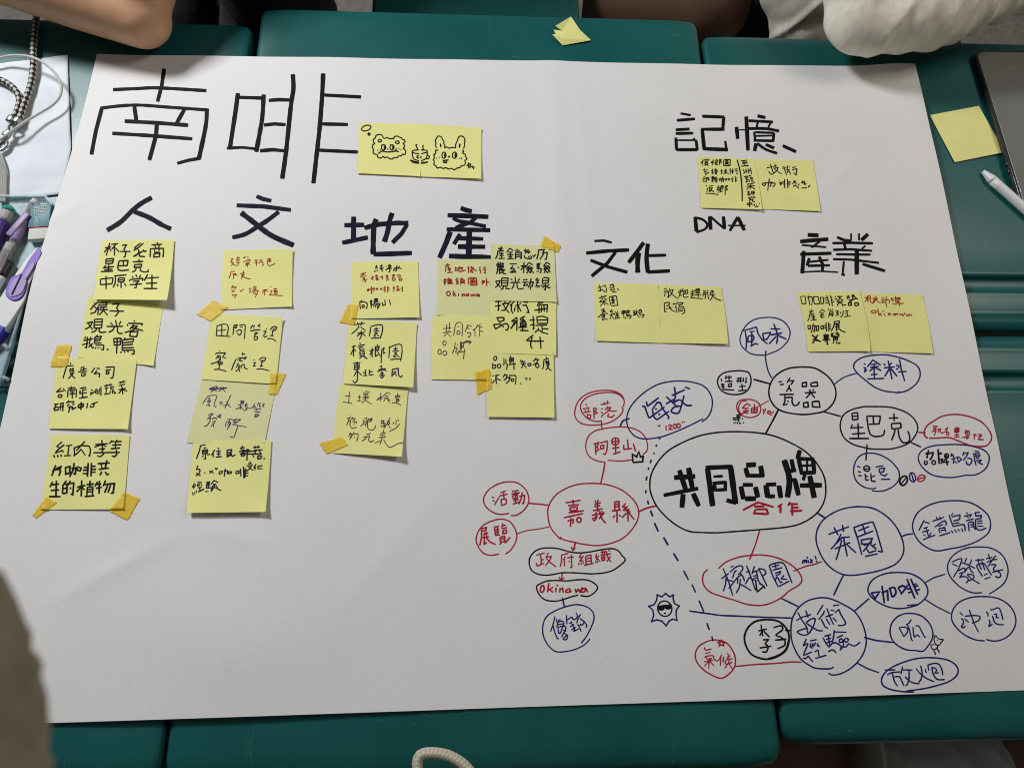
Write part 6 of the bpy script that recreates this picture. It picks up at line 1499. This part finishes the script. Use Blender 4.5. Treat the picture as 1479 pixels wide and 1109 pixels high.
# person at the top left: bare elbow leaning on the desk, black shirt
root = empty('person', (-0.42, 0.72, -0.73))
tag(root, 'person in a black shirt resting a bare elbow on the top left desk', 'person')
E0 = at(205, 28, 0.040)
FA = [(E0, 0.036, E0 + Vector((-0.09, 0.028, 0.012)), 0.041), (E0 + Vector((-0.09, 0.028, 0.012)), 0.041, E0 + Vector((-0.255, 0.055, 0.035)), 0.026)]
W0 = E0 + Vector((-0.255, 0.055, 0.035))
S0 = Vector((-0.40, 0.84, 0.27))
E1 = E0 + Vector((0.004, 0.030, 0.020))
UA = [(E1, 0.040, E0.lerp(S0, 0.5), 0.047), (E0.lerp(S0, 0.5), 0.047, S0, 0.055)]
neck = [(Vector((-0.50, 0.90, 0.33)), 0.055, Vector((-0.50, 0.90, 0.42)), 0.052), (Vector((-0.50, 0.90, 0.50)), 0.078, Vector((-0.50, 0.89, 0.56)), 0.085)]
legs = [(Vector((-0.58, 0.90, -0.25)), 0.085, Vector((-0.60, 0.42, -0.22)), 0.065), (Vector((-0.60, 0.42, -0.22)), 0.06, Vector((-0.60, 0.46, -0.66)), 0.04),
        (Vector((-0.40, 0.90, -0.25)), 0.085, Vector((-0.38, 0.42, -0.22)), 0.065), (Vector((-0.38, 0.42, -0.22)), 0.06, Vector((-0.38, 0.46, -0.66)), 0.04)]
organic('body', FA + UA + hand(W0, (-1, 0.25, 0.05), (0.2, 0.9, 0), (0, 0, 1)) + neck + legs + [(Vector((-0.50, 0.90, -0.2)), 0.12, Vector((-0.50, 0.90, 0.30)), 0.11), (Vector((-0.60, 0.90, 0.27)), 0.06, S0, 0.055)], M['skin'], root, 0.006, 5)
organic('shirt', [(Vector((-0.50, 0.90, -0.22)), 0.155, Vector((-0.50, 0.90, 0.20)), 0.15), (Vector((-0.62, 0.90, 0.26)), 0.075, Vector((-0.38, 0.90, 0.26)), 0.075), (S0, 0.072, E1.lerp(S0, 0.35), 0.066),
                  (Vector((-0.42, 0.80, 0.0)), 0.12, Vector((-0.335, 0.600, -0.03)), 0.085), (Vector((-0.335, 0.600, -0.03)), 0.085, Vector((-0.36, 0.60, -0.2)), 0.09)], M['black_cloth'], root, 0.008, 6, wrinkle(0.006, 14))
organic('trousers', [(Vector((-0.58, 0.90, -0.25)), 0.10, Vector((-0.60, 0.44, -0.22)), 0.08), (Vector((-0.60, 0.42, -0.22)), 0.075, Vector((-0.60, 0.46, -0.64)), 0.06),
                     (Vector((-0.40, 0.90, -0.25)), 0.10, Vector((-0.38, 0.44, -0.22)), 0.08), (Vector((-0.38, 0.42, -0.22)), 0.075, Vector((-0.38, 0.46, -0.64)), 0.06)], M['black_cloth'], root, 0.010, 5, wrinkle(0.004, 14))
organic('hair', [(Vector((-0.50, 0.925, 0.545)), 0.092, Vector((-0.50, 0.925, 0.57)), 0.090)], M['hair'], root, 0.008, 3)

# person at the top right: heather sweatshirt, elbow over the desk edge, bare thigh
root = empty('person', (0.62, 0.93, -0.73))
tag(root, 'person in a pale heather sweatshirt leaning over the top right desk edge', 'person')
EL = at(1252, 42, 0.060)
SH = Vector((0.50, 0.90, 0.27))
WR = at(1530, -40, 0.075)
T2 = Vector((0.62, 0.93, 0.0))
organic('body', [(Vector((0.62, 0.93, -0.22)), 0.12, Vector((0.62, 0.93, 0.28)), 0.11), (SH, 0.05, EL + Vector((0.03, 0.05, 0.03)), 0.022), (EL + Vector((0.03, 0.05, 0.03)), 0.022, WR + Vector((0, 0.01, 0.01)), 0.022), (Vector((0.62, 0.93, 0.36)), 0.05, Vector((0.62, 0.92, 0.44)), 0.05), (Vector((0.62, 0.91, 0.50)), 0.08, Vector((0.62, 0.90, 0.56)), 0.085),
                 (Vector((0.60, 0.93, -0.24)), 0.10, at(1010, 6, -0.16) + Vector((0.0, 0, 0.0)), 0.075), (at(1010, 6, -0.16), 0.075, at(890, 10, -0.20), 0.060), (at(890, 10, -0.20), 0.060, at(890, 10, -0.20) + Vector((0.02, 0.06, -0.42)), 0.045),
                 (Vector((0.70, 0.93, -0.24)), 0.10, Vector((0.72, 0.48, -0.21)), 0.07), (Vector((0.72, 0.48, -0.21)), 0.065, Vector((0.72, 0.52, -0.66)), 0.045)] + hand(WR, (0.95, 0.2, -0.1), (0.1, 0.9, 0), (0, 0, 1)), M['skin_shaded'], root, 0.007, 5)
EL2 = EL + Vector((0.0, 0.012, 0.0))
TIP = at(1240, 72, 0.010)


def sleeve_folds(co, n):
    w = Vector((noise.noise(co * 9), noise.noise(co * 9 + Vector((5, 2, 1))), 0)) * 0.022
    q = co + w
    r_ = (q - at(1335, -90, 0.05))
    ang_ = math.atan2(r_.y + r_.z * 0.6, r_.x)
    f1 = 1 - abs(noise.noise(Vector((ang_ * 4.2, r_.length * 2.0, 1.7)))) * 2.6
    f2 = 1 - abs(noise.noise(Vector((q.x * 16 + q.y * 9, q.y * 7 - q.z * 12, 4)))) * 2.4
    return 0.0062 * max(0, f1) ** 1.2 + 0.0022 * max(0, f2) ** 1.3 + 0.0006 * noise.noise(co * 45) - 0.002


organic('sweatshirt', [(TIP, 0.007, EL2 + Vector((-0.012, 0.004, 0.0)), 0.040), (TIP + Vector((0.030, 0.006, 0.002)), 0.010, EL2 + Vector((0.03, 0.01, 0.0)), 0.040), (EL2 + Vector((-0.010, 0.0, 0.0)), 0.040, EL2 + Vector((0.085, 0.020, 0.006)), 0.050),
                       (EL2 + Vector((0.085, 0.020, 0.006)), 0.050, at(1440, -22, 0.080), 0.046), (at(1440, -22, 0.080), 0.046, WR + Vector((0.0, 0.01, 0.01)), 0.046),
                       (EL2 + Vector((-0.010, 0.010, 0.004)), 0.042, EL2.lerp(SH, 0.4), 0.066), (EL2.lerp(SH, 0.4), 0.066, SH, 0.085),
                       (T2 + Vector((0, 0.02, -0.18)), 0.16, Vector((0.62, 0.93, 0.20)), 0.155), (Vector((0.50, 0.90, 0.26)), 0.085, Vector((0.75, 0.93, 0.26)), 0.085),
                       (at(1168, 26, -0.085), 0.060, at(1175, -20, -0.05), 0.075), (at(1175, -20, -0.05), 0.075, Vector((0.60, 0.78, 0.02)), 0.14)],
        M['heather'], root, 0.0045, 5, sleeve_folds)
organic('hair', [(Vector((0.62, 0.935, 0.545)), 0.092, Vector((0.62, 0.935, 0.57)), 0.090), (Vector((0.62, 0.97, 0.52)), 0.06, Vector((0.62, 0.98, 0.35)), 0.045)], M['hair'], root, 0.008, 3)
organic('shorts', [(Vector((0.70, 0.93, -0.24)), 0.115, Vector((0.715, 0.60, -0.22)), 0.09), (Vector((0.60, 0.93, -0.24)), 0.115, at(1085, -8, -0.18), 0.085)], M['black_cloth'], root, 0.010, 5, wrinkle(0.004, 14))

# person at the bottom right: only the lap shows below the desk
root = empty('person', (0.43, -0.86, -0.73))
tag(root, 'seated person with grey shorts, lap just visible below the bottom right desk', 'person')
organic('body', [(Vector((0.36, -0.86, -0.27)), 0.10, Vector((0.335, -0.46, -0.215)), 0.075), (Vector((0.335, -0.46, -0.215)), 0.07, Vector((0.33, -0.50, -0.66)), 0.045),
                 (Vector((0.54, -0.86, -0.27)), 0.10, Vector((0.60, -0.46, -0.215)), 0.075), (Vector((0.60, -0.46, -0.215)), 0.07, Vector((0.60, -0.50, -0.66)), 0.045),
                 (Vector((0.45, -0.88, -0.24)), 0.12, Vector((0.45, -0.92, 0.22)), 0.11)], M['skin_shaded'], root, 0.009, 5)
organic('shorts', [(Vector((0.45, -0.88, -0.25)), 0.13, Vector((0.45, -0.56, -0.20)), 0.07), (Vector((0.45, -0.56, -0.20)), 0.07, Vector((0.475, -0.47, -0.175)), 0.055), (Vector((0.475, -0.47, -0.175)), 0.055, Vector((0.535, -0.48, -0.175)), 0.055), (Vector((0.54, -0.86, -0.25)), 0.12, Vector((0.565, -0.60, -0.21)), 0.095)], M['grey_shorts'], root, 0.006, 5, wrinkle(0.006, 16))
organic('shirt', [(Vector((0.45, -0.90, -0.2)), 0.155, Vector((0.45, -0.93, 0.20)), 0.15)], M['black_cloth'], root, 0.010, 5, wrinkle(0.005, 14))
tube('zip', [at(1272, 1066, -0.112), at(1276, 1092, -0.112), at(1281, 1125, -0.112)], 0.0022, M['eye_white'], root, 6, plait=0.004, step=0.001)

# photographer: sleeve close to the lens at the lower left, torso below the frame
root = empty('person', (-0.04, -0.90, -0.73))
tag(root, 'photographer in an olive knit top, only a blurred sleeve at the lower left', 'person')
a0 = atd(-130, 1020, 0.130)
a1 = atd(-158, 1420, 0.120)
a2 = atd(-165, 905, 0.133)
kn = lambda co, n: 0.0006 * math.sin((co.y * 0.92 - co.x * 0.35) * 2 * PI / 0.006) + 0.001 * noise.noise(co * 20)
organic('body', [(Vector((-0.04, -0.90, -0.10)), 0.13, Vector((-0.04, -0.86, 0.55)), 0.12), (Vector((-0.24, -0.86, 0.55)), 0.05, Vector((0.14, -0.86, 0.55)), 0.05), (Vector((-0.04, -0.84, 0.62)), 0.05, Vector((-0.04, -0.81, 0.76)), 0.05),
                 (Vector((-0.04, -0.78, 0.84)), 0.075, Vector((-0.04, -0.76, 0.92)), 0.085), (Vector((-0.12, -0.90, -0.1)), 0.09, Vector((-0.12, -0.90, -0.66)), 0.05), (Vector((0.04, -0.90, -0.1)), 0.09, Vector((0.04, -0.90, -0.66)), 0.05)], M['skin'], root, 0.010, 5)
organic('knit_top', [(Vector((-0.04, -0.90, -0.12)), 0.165, Vector((-0.04, -0.87, 0.50)), 0.155), (Vector((-0.24, -0.86, 0.54)), 0.075, Vector((0.15, -0.86, 0.54)), 0.075), (Vector((-0.26, -0.85, 0.54)), 0.068, a1, 0.026), (a1, 0.026, a0, 0.0205), (a0, 0.0205, a2, 0.019)], M['knit'], root, 0.0045, 3, kn)
organic('hair', [(Vector((-0.04, -0.815, 0.91)), 0.092, Vector((-0.04, -0.815, 0.93)), 0.090)], M['hair'], root, 0.010, 3)
organic('trousers', [(Vector((-0.12, -0.90, -0.14)), 0.11, Vector((-0.12, -0.90, -0.64)), 0.07), (Vector((0.04, -0.90, -0.14)), 0.11, Vector((0.04, -0.90, -0.64)), 0.07)], M['black_cloth'], root, 0.012, 4)
o = tube('drawstring', [at(606, 1150, 0.10), at(603, 1112, 0.10), at(604, 1095, 0.10), at(612, 1088, 0.10), at(628, 1087, 0.10), at(645, 1090, 0.10), at(660, 1097, 0.10), at(674, 1108, 0.10), at(690, 1130, 0.10), at(700, 1160, 0.10)], 0.0042, M['drawcord'], root, 16, plait=0.0065, step=0.001)

# green chair beyond the top centre desk
root = empty('school_chair', (0.02, 0.72, -0.73))
tag(root, 'dark green plastic chair just beyond the top centre desk', 'chair')
sa, sb = at(541, -60, -0.12), at(833, -60, -0.12)
yb = at(700, 14, -0.12).y
bevel_box('backrest', ((sa.x + sb.x) / 2, yb + 0.10, -0.13), (sb.x - sa.x, 0.24, 0.02), M['desk'], root, 0.008)
bevel_box('seat', ((sa.x + sb.x) / 2, yb + 0.30, -0.30), (0.38, 0.36, 0.018), M['desk'], root, 0.008)
for lx in (-0.15, 0.15):
    for ly in (0.16, 0.44):
        tube('leg', [((sa.x + sb.x) / 2 + lx, yb + ly, -0.31), ((sa.x + sb.x) / 2 + lx * 1.1, yb + ly, -0.72)], 0.010, M['frame'], root, 8, step=0.3)
